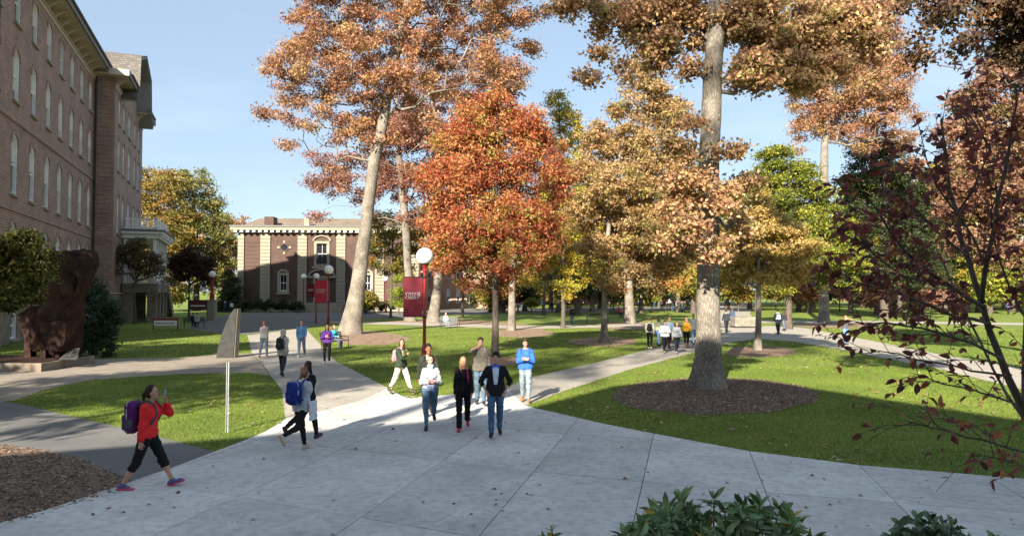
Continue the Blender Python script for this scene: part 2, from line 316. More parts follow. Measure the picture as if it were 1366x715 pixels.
for i in range(len(Ac)-1):
    a, b = Ac[i], Ac[i+1]
    pa, pb = curve_at(max(a, -13)), curve_at(min(b, 12))
    if abs(pb[0]-pa[0]) < .3: continue
    for j in range(len(offs)-1):
        poly = [(p.x, p.y) for p in PLAZA]
        poly = clip(poly, (b-g, 0), (b-g+TA, 1)); poly = clip(poly, (a+g+TA, 1), (a+g, 0)) if poly else poly
        lo, hi = offs[j]+g, offs[j+1]-g
        if poly: poly = clip(poly, (pa[0], pa[1]+lo), (pb[0], pb[1]+lo))
        if poly: poly = clip(poly, (pb[0], pb[1]+hi), (pa[0], pa[1]+hi))
        q = []
        for p in poly:
            if not q or (abs(p[0]-q[-1][0])+abs(p[1]-q[-1][1])) > 1e-4: q.append(p)
        if len(q) < 3: continue
        ar = abs(sum(q[k][0]*q[(k+1)%len(q)][1]-q[(k+1)%len(q)][0]*q[k][1] for k in range(len(q))))/2
        if ar < 0.05: continue
        h = 0.021+random.uniform(0, .003)
        s = MB().prism([(p[0], p[1], 0.006) for p in q], (0, 0, h-0.006)).build('paving_slab', CONC, plaza)
# chalk scribbles on the slabs
CHALK = M('chalk', (0.66, 0.66, 0.64), 0.9)
def stroke(pts, w=0.018):
    P = [G(*p, 0.0252) for p in pts]; vs = []; fs = []
    for i, p in enumerate(P):
        t = (P[min(i+1, len(P)-1)]-P[max(i-1, 0)]).normalized(); n = Vector((-t.y, t.x, 0))*w*.5*random.uniform(.6, 1.3)
        vs += [p+n, p-n]
    fs = [(2*i, 2*i+1, 2*i+3, 2*i+2) for i in range(len(P)-1)]
    return vs, fs
ck = MB()
def arcpts(cx, cy, rx, ry, a0, a1, n=14): return [(cx+rx*math.cos(R(a0+(a1-a0)*i/n)), cy+ry*math.sin(R(a0+(a1-a0)*i/n))) for i in range(n+1)]
for pts in [arcpts(322,698,17,7,0,350), arcpts(322,698,9,7,80,290), arcpts(290,692,10,4,200,20), [(302,684),(292,690),(284,696)], [(276,687),(284,691),(270,694)], arcpts(298,690,6,3,0,300), [(262,688),(268,692)],
            arcpts(735,628,40,16,200,330), [(722,640),(760,622),(790,618)], arcpts(760,664,38,10,100,230), [(700,665),(745,650),(775,640)], [(620,655),(640,668),(600,690),(580,700)], [(595,665),(625,668)], arcpts(640,690,20,8,180,330),
            [(430,640),(470,628),(500,622)], arcpts(720,690,50,12,190,260)]:
    ck.raw(*stroke(pts, random.uniform(.008, .016)))
ck.build('chalk_mark', CHALK, plaza)
# ------------------------------------------------------------------ windows and walls shared by the buildings
def arch_pts(w, z0, h, rise, n=8):
    """outline of a window opening with a segmental/round head, in x,z"""
    p = [(-w/2, z0), (w/2, z0)]
    for i in range(n+1):
        a = math.pi*i/n; p.append((math.cos(a)*w/2, z0+h-rise+math.sin(a)*rise))
    return p
def window_meshes(w, h, rise, key, blind=0.0, bars=False):
    fr = MB(); n = 10
    outer = arch_pts(w, 0, h, rise, n); t = 0.1
    inner = [((x*(w/2-t)/(w/2)), max(t, z if z < t else (z-t*.9 if z > h-rise-.001 else z))) for x, z in outer]
    for i in range(len(outer)):
        j = (i+1) % len(outer); a, b, c, d = outer[i], outer[j], inner[j], inner[i]
        fr.prism([(a[0], 0, a[1]), (b[0], 0, b[1]), (c[0], 0, c[1]), (d[0], 0, d[1])], (0, .24, 0))
    mid = h*.5; fr.box(-w/2+t, w/2-t, .11, .19, mid-.045, mid+.045)
    if bars: fr.box(-.02, .02, .14, .18, t, mid-.045); fr.box(-.02, .02, .14, .18, mid+.045, h-.1)
    else: fr.box(-.018, .018, .14, .18, t, mid-.045); fr.box(-.018, .018, .14, .18, mid+.045, h-t)
    gl = MB(); gl.prism([(x, .2, z) for x, z in inner], (0, .02, 0))
    gl2 = MB(); zb = h*(1-blind)
    gl2.prism([(x, .183, max(z, zb)) for x, z in inner if True], (0, .012, 0)) if blind > 0 else None
    sl = MB().box(-w/2-.12, w/2+.12, -.12, .12, -.16, 0)
    return dict(frame=fr.mesh('window', WHITE), pane=gl.mesh('pane', GLASS), blind=gl2.mesh('blind', GLASSL) if blind > 0 else None, sill=sl.mesh('sill', STONE, bevel=.01))
def put_window(ms, root, x, y, z, sill=True):
    o = link('window', ms['frame'], root, (x, y, z))
    link('pane', ms['pane'], o)
    if ms['blind']: link('blind', ms['blind'], o)
    if sill: link('sill', ms['sill'], o, (0, -.06, 0))
    return o
def wall_openings(mb, x0, x1, z0, z1, y0, y1, cols, rows):
    """solid wall in the x,z plane between y0,y1 leaving openings; cols: list of (xc,w), rows: list of (z0,h,rise)"""
    cols = sorted(cols); rows = sorted(rows)
    xs = x0
    for xc, w in cols:
        mb.box(xs, xc-w/2, y0, y1, z0, z1); xs = xc+w/2
    mb.box(xs, x1, y0, y1, z0, z1)
    for xc, w in cols:
        zs = z0
        for rz, h, rise in rows:
            if rz > zs: mb.box(xc-w/2, xc+w/2, y0, y1, zs, rz)
            zs = rz+h; n = 8; c = rz+h-rise
            arc = [(xc+math.cos(math.pi*i/n)*w/2, c+math.sin(math.pi*i/n)*rise) for i in range(n+1)]
            for s in (0, 1):
                part = arc[:n//2+1] if s == 0 else arc[n//2:]
                corner = (xc+w/2, zs) if s == 0 else (xc-w/2, zs)
                if s == 0: poly = [arc[0]]+[corner]+[arc[n//2]]+[part[k] for k in range(n//2-1, 0, -1)]
                else: poly = [arc[n//2]]+[corner]+[arc[n]]+[part[k] for k in range(n//2-1, 0, -1)]
                mb.prism([(p[0], y0, p[1]) for p in poly], (0, y1-y0, 0))
        mb.box(xc-w/2, xc+w/2, y0, y1, zs, z1)
def hood(w, rise, t=.26, proud=.05, n=10):
    m = MB()
    for i in range(n):
        a, b = math.pi*i/n, math.pi*(i+1)/n
        q = [(math.cos(x)*(w/2+k), math.sin(x)*(rise+k)) for x, k in ((a, .0), (b, .0), (b, t), (a, t))]
        m.prism([(x, -proud, z) for x, z in q], (0, proud+.02, 0))
    return m

# ------------------------------------------------------------------ four-storey brick hall on the left
HP = Vector((-30.5, 43.0, 0)); he = Vector((-.379, 1, 0)).normalized()
hall = empty('brick_hall', HP, math.atan2(he.y, he.x), 'long four storey maroon brick hall with tall arched white windows and white porch', 'building')
zu = 1/he.y                                            # metres along the wall per metre of depth
zcol = [43.9-3.68*2, 43.9-3.68] + [43.9, 47.6, 51.2, 54.7, 58.2, 61.7, 65.2]
cols = [((z-43.0)*zu, 1.3) for z in zcol]
rows = [(4.0, 3.45, .6), (9.15, 3.75, .6), (14.95, 3.2, .6), (19.8, 2.75, .45)]
X0, X1 = (35-43)*zu, (66.9-43)*zu
mb = MB(); wall_openings(mb, X0, X1, 3.0, 24.0, 0, .5, cols, rows); mb.box(X0, X1, .6, 1, 0, 24); mb.build('wall', BRICK, hall)
mb = MB(); wall_openings(mb, X0, X1, 0, 2.98, -.14, .48, cols, [(.25, 1.6, .2)]); mb.build('basement_wall', SANDST, hall)
wm = [window_meshes(1.3, h, r, 'h', b) for (z, h, r), b in zip(rows, (.3, .45, .5, .45))]
wm2 = [window_meshes(1.3, h, r, 'h', b) for (z, h, r), b in zip(rows, (.55, .5, .75, .0))]
hm = [hood(1.3, r).mesh('window_hood', BRICK) for z, h, r in rows]
wb = window_meshes(1.3, 1.6, .2, 'b')
for i, (xc, w) in enumerate(cols):
    for k, (z, h, r) in enumerate(rows):
        put_window((wm if random.random() < .7 else wm2)[k], hall, xc, .04, z); link('window_hood', hm[k], hall, (xc, 0, z+h-r))
    put_window(wb, hall, xc, -.1, .25)
MB().box(X0, X1, -.1, 0, 13.6, 13.78).box(X0, X1, -.08, 0, 8.1, 8.26).build('string_course', BRICK, hall)
def eave(x0, x1, z, over, root, y=0, ends=(0, 0)):
    a = MB(); a.box(x0-ends[0], x1+ends[1], y-over, y+.5, z, z+.12); a.build('soffit', CREAM, root)
    f = MB(); f.box(x0-ends[0]-.05, x1+ends[1]+.05, y-over-.12, y-over, z-.02, z+.55); f.tube([(x0, y-over-.2, z+.5), (x1, y-over-.2, z+.5)], .09, 8); f.build('gutter', ROOFG, root)
    br = MB().prism([(0, -over+.12, 0), (0, 0, 0), (0, 0, -.75), (0, -.22, -.55), (0, -over*.55, -.16)], (.16, 0, 0)).mesh('bracket', CREAM)
    n = int((x1-x0)/1.8)
    for i in range(n): link('bracket', br, root, (x0+.6+i*(x1-x0-1.2)/max(1, n-1), y, z))
    fr = MB().box(x0, x1, y-.06, y, z-.95, z-.72); d = x0+.1
    while d < x1-.2: fr.box(d, d+.16, y-.13, y-.004, z-.70, z-.5); d += .36
    fr.build('frieze', CREAM, root)
eave(X0, X1, 24.0, 1.25, hall)
r = MB(); r.prism([(X0, -1.4, 24.56), (X0, 1.2, 24.56+.1), (X0, 9, 27.2), (X0, 16.8, 24.6)], (X1+14-X0, 0, 0)); r.build('roof', SHINGLE, hall)
MB().tube([(X1-.35, -.2, .2), (X1-.35, -.2, 23.6), (X1-.35, -1.1, 24.2)], .09, 8).build('downpipe', DARKM, hall)
MB().tube([(X0+5.0, -.2, .2), (X0+5.0, -.2, 24)], .13, 8).build('downpipe', DARKM, hall)
# the projecting pavilion
PL, PX0, PX1 = 1.75, X1, X1+19.8
mb = MB(); pc = [(PX0+2.6, 1.1), (PX0+5.6, 1.1), (PX0+9.3, 1.6), (PX0+13.4, 1.1), (PX0+16.6, 1.1)]
pr = [(8.9, 3.9, .55), (15.0, 3.3, .55), (19.6, 2.6, .4)]
wall_openings(mb, PX0, PX1, 3.0, 23.6, -PL, -PL+.5, pc, pr); mb.box(PX0, PX0+.5, -PL+.5, 1, 3.0, 23.6); mb.box(PX1-.5, PX1, -PL+.5, 14, 3.0, 23.6); mb.box(PX0+.5, PX1-.5, -PL+.6, -PL+.9, 3, 23.6); mb.build('wall', BRICK, hall)
MB().box(PX0-.08, PX1+.08, -PL-.1, 14, 0, 2.98).build('basement_wall', SANDST, hall)
q = MB()                                              # raised brick courses on the corner piers
for k in range(46):
    z = 3.3+k*.43; q.box(PX0-.035, PX0+.0, -PL+.15, -.1, z, z+.3); 
q.build('brick_quoin', BRICK, hall)
for xc, w in pc:
    for k, (z, h, rr) in enumerate(pr):
        key = window_meshes(w, h, rr, 'p', .5) ; put_window(key, hall, xc, -PL+.04, z); link('window_hood', hood(w, rr).mesh('window_hood', BRICK), hall, (xc, -PL, z+h-rr))
eave(PX0, PX0+5.2, 23.6, 1.2, hall, -PL, (1.1, 0)); eave(PX1-5.2, PX1, 23.6, 1.2, hall, -PL, (0, 1.1))
MB().box(PX0-1.1, PX0, -PL+.5, 0, 23.6, 23.72).box(PX0-1.2, PX0-1.1, -PL-1.3, -1.3, 23.58, 24.15).build('soffit', CREAM, hall)
# cross gable with a gambrel profile that oversails the wall
gx0, gx1, gy = PX0+4.2, PX1-4.0, -PL-1.5
gm = (gx0+gx1)/2; prof = [(gx0-1.1, 22.6), (gx0+.5, 24.2), (gx0+1.2, 27.5), (gm, 29.0), (gx1-1.2, 27.5), (gx1-.5, 24.2), (gx1+1.3, 22.6)]
def offs_prof(p, t): return [(x+(t if x < gm-.1 else (-t if x > gm+.1 else 0)), z-t*.9) for x, z in p]
ro, so = MB(), MB(); inn = offs_prof(prof, .18)
for a, b, c, d in zip(prof, prof[1:], inn[1:], inn):
    ro.prism([(a[0], gy, a[1]), (b[0], gy, b[1]), (c[0], gy, c[1]), (d[0], gy, d[1])], (0, 13, 0))
in2 = offs_prof(prof, .36)
for a, b, c, d in zip(inn, inn[1:], in2[1:], in2):
    so.prism([(a[0], gy+.05, a[1]), (b[0], gy+.05, b[1]), (c[0], gy+.05, c[1]), (d[0], gy+.05, d[1])], (0, 2.4, 0))
ro.build('gable_roof', SHINGLE, hall); so.build('gable_soffit', M('grey_panel', (.26, .27, .265), .7), hall)
MB().prism([(gx0+.9, -PL, 23.62), (gx1-.9, -PL, 23.62), (gx1-1.6, -PL, 27.1), (gm, -PL, 28.5), (gx0+1.6, -PL, 27.1)], (0, .5, 0)).build('gable_wall', BRICK, hall)
put_window(window_meshes(1.5, 2.2, .7, 'g', .4), hall, gm, -PL-.12, 24.4, True)
# porch: arched stone basement, white timber storey, balustrades, stairs
px0, px1, pd = PX0+5.2, PX1-3.5, 3.3; yF = -PL-pd
pr_ = empty('porch', (0, 0, 0)); pr_.parent = hall; pr_.matrix_parent_inverse = Matrix()
bs = MB()
for k in range(4):
    x = px0+k*(px1-px0-.9)/3; bs.box(x, x+.9, yF, yF+.9, 0, 3.05)
    if k == 0 or k == 3: bs.box(x+.1, x+.8, -PL-1.1, -PL-.15, 0, 3.05)
bs.box(px0-.1, px1+.1, yF-.1, -PL-.12, 3.05, 3.95)
bs.build('porch_base', SANDST, pr_)
pw = MB()
for k in range(6):
    x = px0+.1+k*(px1-px0-.5)/5; pw.box(x, x+.3, yF+.1, yF+.4, 3.95, 8.6)
for x in (px0+.1, px1-.4): pw.box(x, x+.3, -PL-.5, -PL-.2, 3.95, 8.6); pw.box(x, x+.3, yF+1.5, yF+1.8, 3.95, 8.6)
pw.build('porch_post', WHITE, pr_)
co = MB().box(px0-.25, px1+.25, yF-.25, -PL-.02, 8.62, 9.05).box(px0-.6, px1+.6, yF-.6, -PL-.02, 9.07, 9.3); d = px0-.4
while d < px1+.3: co.box(d, d+.25, yF-.52, yF-.262, 8.8, 9.05); d += .6
co.build('porch_cornice', WHITE, pr_)
MB().box(px0-.7, px1+.7, yF-.72, -PL-.02, 9.302, 9.5).build('gutter', ROOFG, pr_)
def balustrade(root, z, y, xa, xb, h=1.15):
    m = MB(); n = 5
    for k in range(n): x = xa+k*(xb-xa-.35)/(n-1); m.box(x, x+.35, y, y+.35, z, z+h+.15)
    m.box(xa, xb, y+.06, y+.3, z+h-.12, z+h); m.box(xa, xb, y+.06, y+.3, z+.08, z+.22); x = xa+.4
    while x < xb-.2: m.box(x, x+.1, y+.12, y+.24, z+.22, z+h-.12); x += .26
    for xx in (xa, xb-.35):
        m.box(xx+.05, xx+.3, y+.35, -PL-.2, z+h-.12, z+h); m.box(xx+.05, xx+.3, y+.35, -PL-.2, z+.08, z+.2); yy = y+.5
        while yy < -PL-.4: m.box(xx+.12, xx+.22, yy, yy+.1, z+.2, z+h-.12); yy += .26
    return m.build('balustrade', WHITE, root)
balustrade(pr_, 9.52, yF, px0, px1); balustrade(pr_, 3.97, yF, px0, px1, .95)
st = MB(); n = 20; sx = px1+.1
for k in range(n):
    z = 3.9*(1-(k+1)/n); st.box(sx+k*.42, sx+k*.42+.46, yF+.1, yF+2.4, 0 if k > n-3 else z-.3, z+3.9/n)
st.prism([(sx, yF-.05, 3.5), (sx, yF-.05, 4.25), (sx+n*.42+.2, yF-.05, .45), (sx+n*.42+.2, yF-.05, 0), (sx+n*.42-1.2, yF-.05, 0)], (0, .14, 0))
so_ = st.build('staircase', STONE, pr_)
hr = MB(); hr.tube([(sx, yF+.05, 5.0), (sx+n*.42+.2, yF+.05, 1.1)], .035, 6)
for k in range(0, n+1, 2): x = sx+k*.42; hr.tube([(x, yF+.05, 4.1-3.9*k/n), (x, yF+.05, 5.0-3.9*k/n)], .025, 6)
hr.build('handrail', METAL, so_)

# ------------------------------------------------------------------ library with stone pilasters
LX, LY = -43.6, 113.0
lib = empty('library', (LX, LY, 0), R(3.5)+0, 'dark brick hall with banded cream stone pilasters and bracketed cornice behind the lamps', 'building')
# local: x along the front, -y towards the viewer.  px -> x at this distance
def lx(px): return ((px-683)/F*(LY+1.2)-LX)/math.cos(R(3.5))*1.0
LZ = lambda py: CAMH+(389-py)*(LY+1.2)/F
xA, xB = lx(321), lx(560)
wtop = LZ(311)
wins = [(lx(380), 1.25)]
mb = MB()
segs = [(xA, lx(350)), (lx(363), lx(398.5)), (lx(410.5), lx(449)), (lx(461), lx(500)), (lx(512), xB)]
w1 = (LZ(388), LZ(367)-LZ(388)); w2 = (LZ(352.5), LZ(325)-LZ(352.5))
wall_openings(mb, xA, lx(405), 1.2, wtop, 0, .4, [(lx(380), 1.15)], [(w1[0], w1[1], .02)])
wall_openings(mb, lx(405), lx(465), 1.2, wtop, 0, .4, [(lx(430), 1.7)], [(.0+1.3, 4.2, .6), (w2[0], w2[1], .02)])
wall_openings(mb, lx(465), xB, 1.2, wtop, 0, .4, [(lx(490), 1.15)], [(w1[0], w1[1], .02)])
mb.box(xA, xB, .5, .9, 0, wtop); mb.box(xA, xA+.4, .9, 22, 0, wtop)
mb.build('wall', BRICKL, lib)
MB().box(xA-.1, lx(421), -.12, .45, 0, 1.19).box(lx(439), xB, -.12, .45, 0, 1.19).build('plinth', STONE, lib)
MB().box(xA-.1, lx(421), -.2, .0, 1.2, 1.42).box(lx(439), xB, -.2, .0, 1.2, 1.42).build('plinth_course', STONE, lib)
blk = {}
for a, b in ((321, 329), (350, 363), (398.5, 410.5), (449, 461), (500, 512), (546, 558)):
    x0_, x1_ = lx(a), lx(b); z = 1.45; k = 0
    root = MB().box(x0_+.05, x1_-.05, -.1, -.004, 1.43, wtop-.05).build('pilaster', STONE, lib)
    key = round(x1_-x0_, 2)
    if key not in blk: blk[key] = MB().box(0, x1_-x0_, -.12, 0, 0, .5).mesh('stone_block', STONE, bevel=.02)
    while z < wtop-.5:
        link('stone_block', blk[key], root, (x0_, -.102, z)); z += .56; k += 1
for k in range(16):                                    # banded brickwork of the left bay
    z = 1.6+k*.62
    if z < wtop-.5: MB().box(lx(330), lx(349), -.05, -.003, z, z+.42).build('brick_band', BRICKL, lib)
cn = MB().box(xA-.5, xB, -.5, .4, wtop+.002, wtop+.35).box(xA-1.0, xB, -1.0, .4, wtop+.352, wtop+.85); cn.build('cornice', STONE, lib)
dm = MB().box(0, .42, -.45, 0, 0, .33).mesh('dentil', WHITE); x = xA-.4
while x < xB-.4: link('dentil', dm, lib, (x, -.502, wtop+.02)); x += .95
MB().box(xA-1.1, xB, -1.12, .4, wtop+.852, wtop+1.1).build('gutter', ROOFG, lib)
MB().box(xA-1.0, xA-.5, .4, 22, wtop+.3, wtop+.9).build('cornice', STONE, lib)
MB().prism([(xA-.2, 1.0, wtop+1.0), (xB, 1.0, wtop+1.0), (xB, 8, wtop+3.1), (xA+1.0, 8, wtop+3.1)], (0, .3, .0)).prism([(xA-.2, 1.3, wtop+1.0), (xA+1, 8.3, wtop+3.1), (xA+1, 20, wtop+3.1), (xA-.2, 22, wtop+1)], (.2, 0, 0)).build('roof', ROOFB, lib)
MB().box(lx(353), lx(365), .6, 3.0, wtop+1.0, LZ(289)).build('parapet_block', BRICKL, lib)
MB().box(lx(404), lx(411), 1.2, 1.8, wtop+1.1, wtop+2.5).build('roof_vent', STONE, lib)
def frame_rect(x0, x1, z0, z1, t, y, d=.12):
    return MB().box(x0-t, x0, y-d, y, z0-t, z1+t).box(x1, x1+t, y-d, y, z0-t, z1+t).box(x0, x1, y-d, y, z1, z1+t).box(x0, x1, y-d, y, z0-t, z0)
for cx in (380, 490):
    xc = lx(cx); s = frame_rect(xc-.58, xc+.58, w1[0], w1[0]+w1[1], .34, -.004, .14)
    s.box(xc-1.05, xc+1.05, -.24, -.004, w1[0]-.55, w1[0]-.342)
    for sgn in (-1, 1): s.prism([(xc+sgn*1.0, -.2, w1[0]+w1[1]+.36), (xc+sgn*.25, -.2, w1[0]+w1[1]+1.0), (xc+sgn*.15, -.2, w1[0]+w1[1]+.7), (xc+sgn*.5, -.2, w1[0]+w1[1]+.36)], (0, .19, 0))
    s.lathe([(.02, .0), (.22, .1), (.25, .3), (.1, .5)], 8, (xc, -.15, w1[0]+w1[1]+.4)); s.build('window_surround', STONE, lib)
    w = put_window(window_meshes(1.15, w1[1], .02, 'l', 0, True), lib, xc, .12, w1[0], False)
xc = lx(430); s = frame_rect(xc-.85, xc+.85, w2[0], w2[0]+w2[1], .36, -.004, .16)
s.box(xc-1.5, xc+1.5, -.3, -.004, w2[0]-.7, w2[0]-.364)
for k in range(10):
    a, b = math.pi*k/10, math.pi*(k+1)/10
    s.prism([(xc+math.cos(t)*(1.25+q), -.25, w2[0]+w2[1]+.38+math.sin(t)*(.75+q)) for t, q in ((a, 0), (b, 0), (b, .2), (a, .2))], (0, .24, 0))
s.build('window_surround', STONE, lib)
put_window(window_meshes(1.7, w2[1], .02, 'l', 0, True), lib, xc, .12, w2[0], False)
MB().box(xc-.8, xc+.8, -.12, -.06, w2[0]+.05, w2[0]+1.0).build('window_guard', DARKM, lib)
d = frame_rect(xc-.85, xc+.85, 1.4, 4.9, .42, -.004, .2)
for k in range(10):
    a, b = math.pi*k/10, math.pi*(k+1)/10
    d.prism([(xc+math.cos(t)*(1.9+q), -.3, 5.6+math.sin(t)*(.95+q)) for t, q in ((a, 0), (b, 0), (b, .28), (a, .28))], (0, .29, 0))
d.box(xc-2.3, xc+2.3, -.36, -.004, 5.33, 5.62); d.build('door_surround', STONE, lib)
dr = MB().box(xc-.84, xc+.84, .05, .14, .95, 5.3).build('door', M('dark_door', (.03, .02, .018), .5), lib)
MB().box(xc-.7, xc-.08, .0, .045, 2.5, 4.6).box(xc+.08, xc+.7, .0, .045, 2.5, 4.6).build('pane', GLASS, dr)
s = MB()
for k in range(7): s.box(xc-3.4, xc+3.6, -1.0-.36*(7-k), -1.0-.36*(6-k), 0, .17*(k+1)-.01)
s.box(xc-3.4, xc+3.6, -1.0, -.13, 0, 1.19); s.build('entrance_step', STONE, lib)
# cross-shaped stone medallion
xm, zm = lx(381), LZ(330.5)
s = MB()
for k in range(16):
    a, b = 2*math.pi*k/16, 2*math.pi*(k+1)/16
    s.prism([(xm+math.cos(t)*q, -.1, zm+math.sin(t)*q) for t, q in ((a, .5), (b, .5), (b, .68), (a, .68))], (0, .096, 0))
s.build('medallion_ring', BRICKL, lib)
s = MB()
for k in range(4):
    a = k*math.pi/2; Mx = Matrix.Translation((xm, 0, zm)) @ Matrix.Rotation(a, 4, 'Y')
    s.box(.7, 1.1, -.16, -.004, -.17, .17, Mx)
s.build('medallion_key', STONE, lib)
MB().lathe([(.5, -.02), (.5, .02)], 16).build('medallion_pane', GLASS, lib, loc=(xm, -.02, zm), rot=(R(90), 0, 0))
MB().box(xm+1.7-2.3, xm+1.9-2.3, -.1, -.02, 2, 2.3).build('wall_lamp', DARKM, lib)
# entrance block farther right, seen between the trunks
blk2 = empty('brick_building', (lx(478)+LX, LY+14, 0), R(2), 'brick building with pale stone doorway half hidden behind the dark red banner', 'building')
mb = MB(); wall_openings(mb, 0, 9, 0, 9, 0, .4, [(1.6, 1.3), (5.0, 1.9)], [(1.5, 3.0, .3)]); mb.box(0, 9, .5, 8, 0, 9); mb.build('wall', BRICKR, blk2)
for x in (1.6,): put_window(window_meshes(1.3, 3.0, .3, 'e', .4), blk2, x, .15, 1.5)
frame_rect(4.05, 5.95, 1.4, 4.5, .4, -.004, .2).build('door_surround', STONE, blk2)
MB().box(4.05, 5.95, .1, .2, 1.4, 4.5).build('door', WHITE, blk2)
MB().box(-.3, 9.3, -.4, 8, 9.0, 9.6).build('cornice', STONE, blk2)
s = MB()
for k in range(7): s.box(2.6, 8.5, -.3-.4*(7-k), -.3-.4*(6-k), 0, .2*(k+1))
s.build('entrance_step', DSTONE, blk2)

# ------------------------------------------------------------------ low brick halls behind the trees
def far_hall(px0, px1, base, pytop, ncol, nrow, mat, label, rz=0, wmat=WHITE, wf=.38):
    Y = G(683, base).y; a = W(px0, base, Y); b = W(px1, base, Y); L = b.x-a.x; H = CAMH+(389-pytop)*Y/F
    o = empty('brick_building', (a.x, Y, 0), rz, label, 'building')
    cw = L/ncol; cs = [(cw*(i+.5), cw*wf) for i in range(ncol)]; rh = (H-1)/nrow; rs = [(1+rh*k, rh*.62, .01) for k in range(nrow)]
    m = MB(); wall_openings(m, 0, L, 0, H, 0, .3, cs, rs); m.box(0, L, .4, 9, 0, H); m.build('wall', mat, o)
    MB().box(-.4, L+.4, -.5, 9.2, H+.002, H+.5).build('roof', ROOFG, o)
    wmx = window_meshes(cw*wf, rh*.62, .01, 'f', .6)
    for c_, _ in cs:
        for z, h, _r in rs: put_window(wmx, o, c_, .08, z)
    return o
far_hall(566, 682, 411.0, 340, 9, 2, BRICKR, 'sunlit orange brick hall with white windows behind the red maple')
far_hall(690, 840, 406.0, 350, 8, 2, BRICK, 'dark shaded brick hall behind the bare tree in the middle')
far_hall(850, 935, 404.5, 366, 5, 1, BRICKR, 'low sunlit brick building behind the crowd left of the big trunk')
far_hall(1140, 1290, 402.5, 362, 7, 1, BRICKR, 'low red brick hall seen through the burgundy branches')
# building that the camera stands before: its gabled roof throws the shade on the plaza
own = empty('brick_building', (0, -10.0, 0), 0, 'tall gabled brick hall behind the viewer that shades the plaza', 'building')
def shx(x, z, h):                                       # ground shadow-edge point -> roof outline point on plane y=-10
    return None
edge = [(-11.5, 13.0), (-4.8, 16.0), (-2.2, 17.3), (.34, 19.2), (3.4, 23.9), (7.2, 26.2), (8.9, 25.2), (12.4, 17.8), (15, 13.5)]
out = [(x-.364*(y+10), (y+10)/math.cos(R(20))*math.tan(SUN_EL)) for x, y in edge]
pts = [(out[0][0]-.5, 0, 0)]+[(x, 0, z) for x, z in out]+[(out[-1][0]+9, 0, out[-1][1]-1), (out[-1][0]+9, 0, 0)]
MB().prism(pts, (0, -12, 0)).build('wall', BRICK, own)
w_ = window_meshes(1.3, 2.8, .4, 'o', .4)
for x in (-8, -4.5, -1, 2.5): 
    for z in (2.5, 7.5): o_ = put_window(w_, own, x, .1, z); o_.rotation_euler = (0, 0, math.pi)
# ------------------------------------------------------------------ trees
def tubes_np(A, B, ra, rb, seg):
    """frusta from A to B (n,3)"""
    d = B-A; L = np.linalg.norm(d, axis=1, keepdims=True)+1e-9; t = d/L
    ref = np.where(np.abs(t[:, 2:3]) < .9, np.array([[0, 0, 1.]]), np.array([[1., 0, 0]]))
    u = np.cross(t, ref); u /= np.linalg.norm(u, axis=1, keepdims=True)+1e-9; w = np.cross(t, u)
    an = 2*np.pi*np.arange(seg)/seg; c, s = np.cos(an), np.sin(an)
    ring = u[:, None, :]*c[None, :, None]+w[:, None, :]*s[None, :, None]
    Va = A[:, None, :]+ring*ra[:, None, None]; Vb = B[:, None, :]+ring*rb[:, None, None]
    V = np.concatenate([Va, Vb], 1).reshape(-1, 3); n = len(A); k = np.arange(seg); k2 = (k+1) % seg
    base = (np.arange(n)*2*seg)[:, None]
    Fq = np.stack([base+k, base+k2, base+seg+k2, base+seg+k], -1).reshape(-1, 4)
    return V, Fq
def leaves_np(P, size, jit=.35, flat=.5, pal=None, clump=None, asp=.62, r=rng, tri=False):
    """kite-shaped leaves centred near P"""
    n = len(P); nr = r.normal(size=(n, 3)); nr[:, 2] = np.abs(nr[:, 2])*(.75+flat*.5)+.05; nr /= np.linalg.norm(nr, axis=1, keepdims=True)
    t = r.normal(size=(n, 3)); t[:, 2] -= .5; t -= nr*(t*nr).sum(1, keepdims=True); t /= np.linalg.norm(t, axis=1, keepdims=True)+1e-9
    b = np.cross(nr, t); s = (size*(1+jit*r.uniform(-1, 1, n)))[:, None]
    droop = nr*s*.16
    if tri: V = np.stack([P-t*s*.42+b*s*asp*.12, P+b*s*asp*.62+t*s*.1, P+t*s*.5-b*s*asp*.5], 1).reshape(-1, 3)
    else: V = np.stack([P-t*s*.5, P+b*s*asp*.5-t*s*.03+droop, P+t*s*.5, P-b*s*asp*.5-t*s*.03+droop], 1).reshape(-1, 3)
    Fq = np.arange(len(V)).reshape(n, -1)
    pal = np.array(pal); w = pal[:, 3]/pal[:, 3].sum(); k = r.choice(len(pal), n, p=w)
    if clump is not None: k = np.where(r.uniform(size=n) < .6, clump, k)
    c = pal[k, :3]*(1+.28*r.normal(size=(n, 1)).clip(-2, 2)); c = c.clip(.005, .9)
    return V, Fq, np.repeat(c, Fq.shape[1], 0)
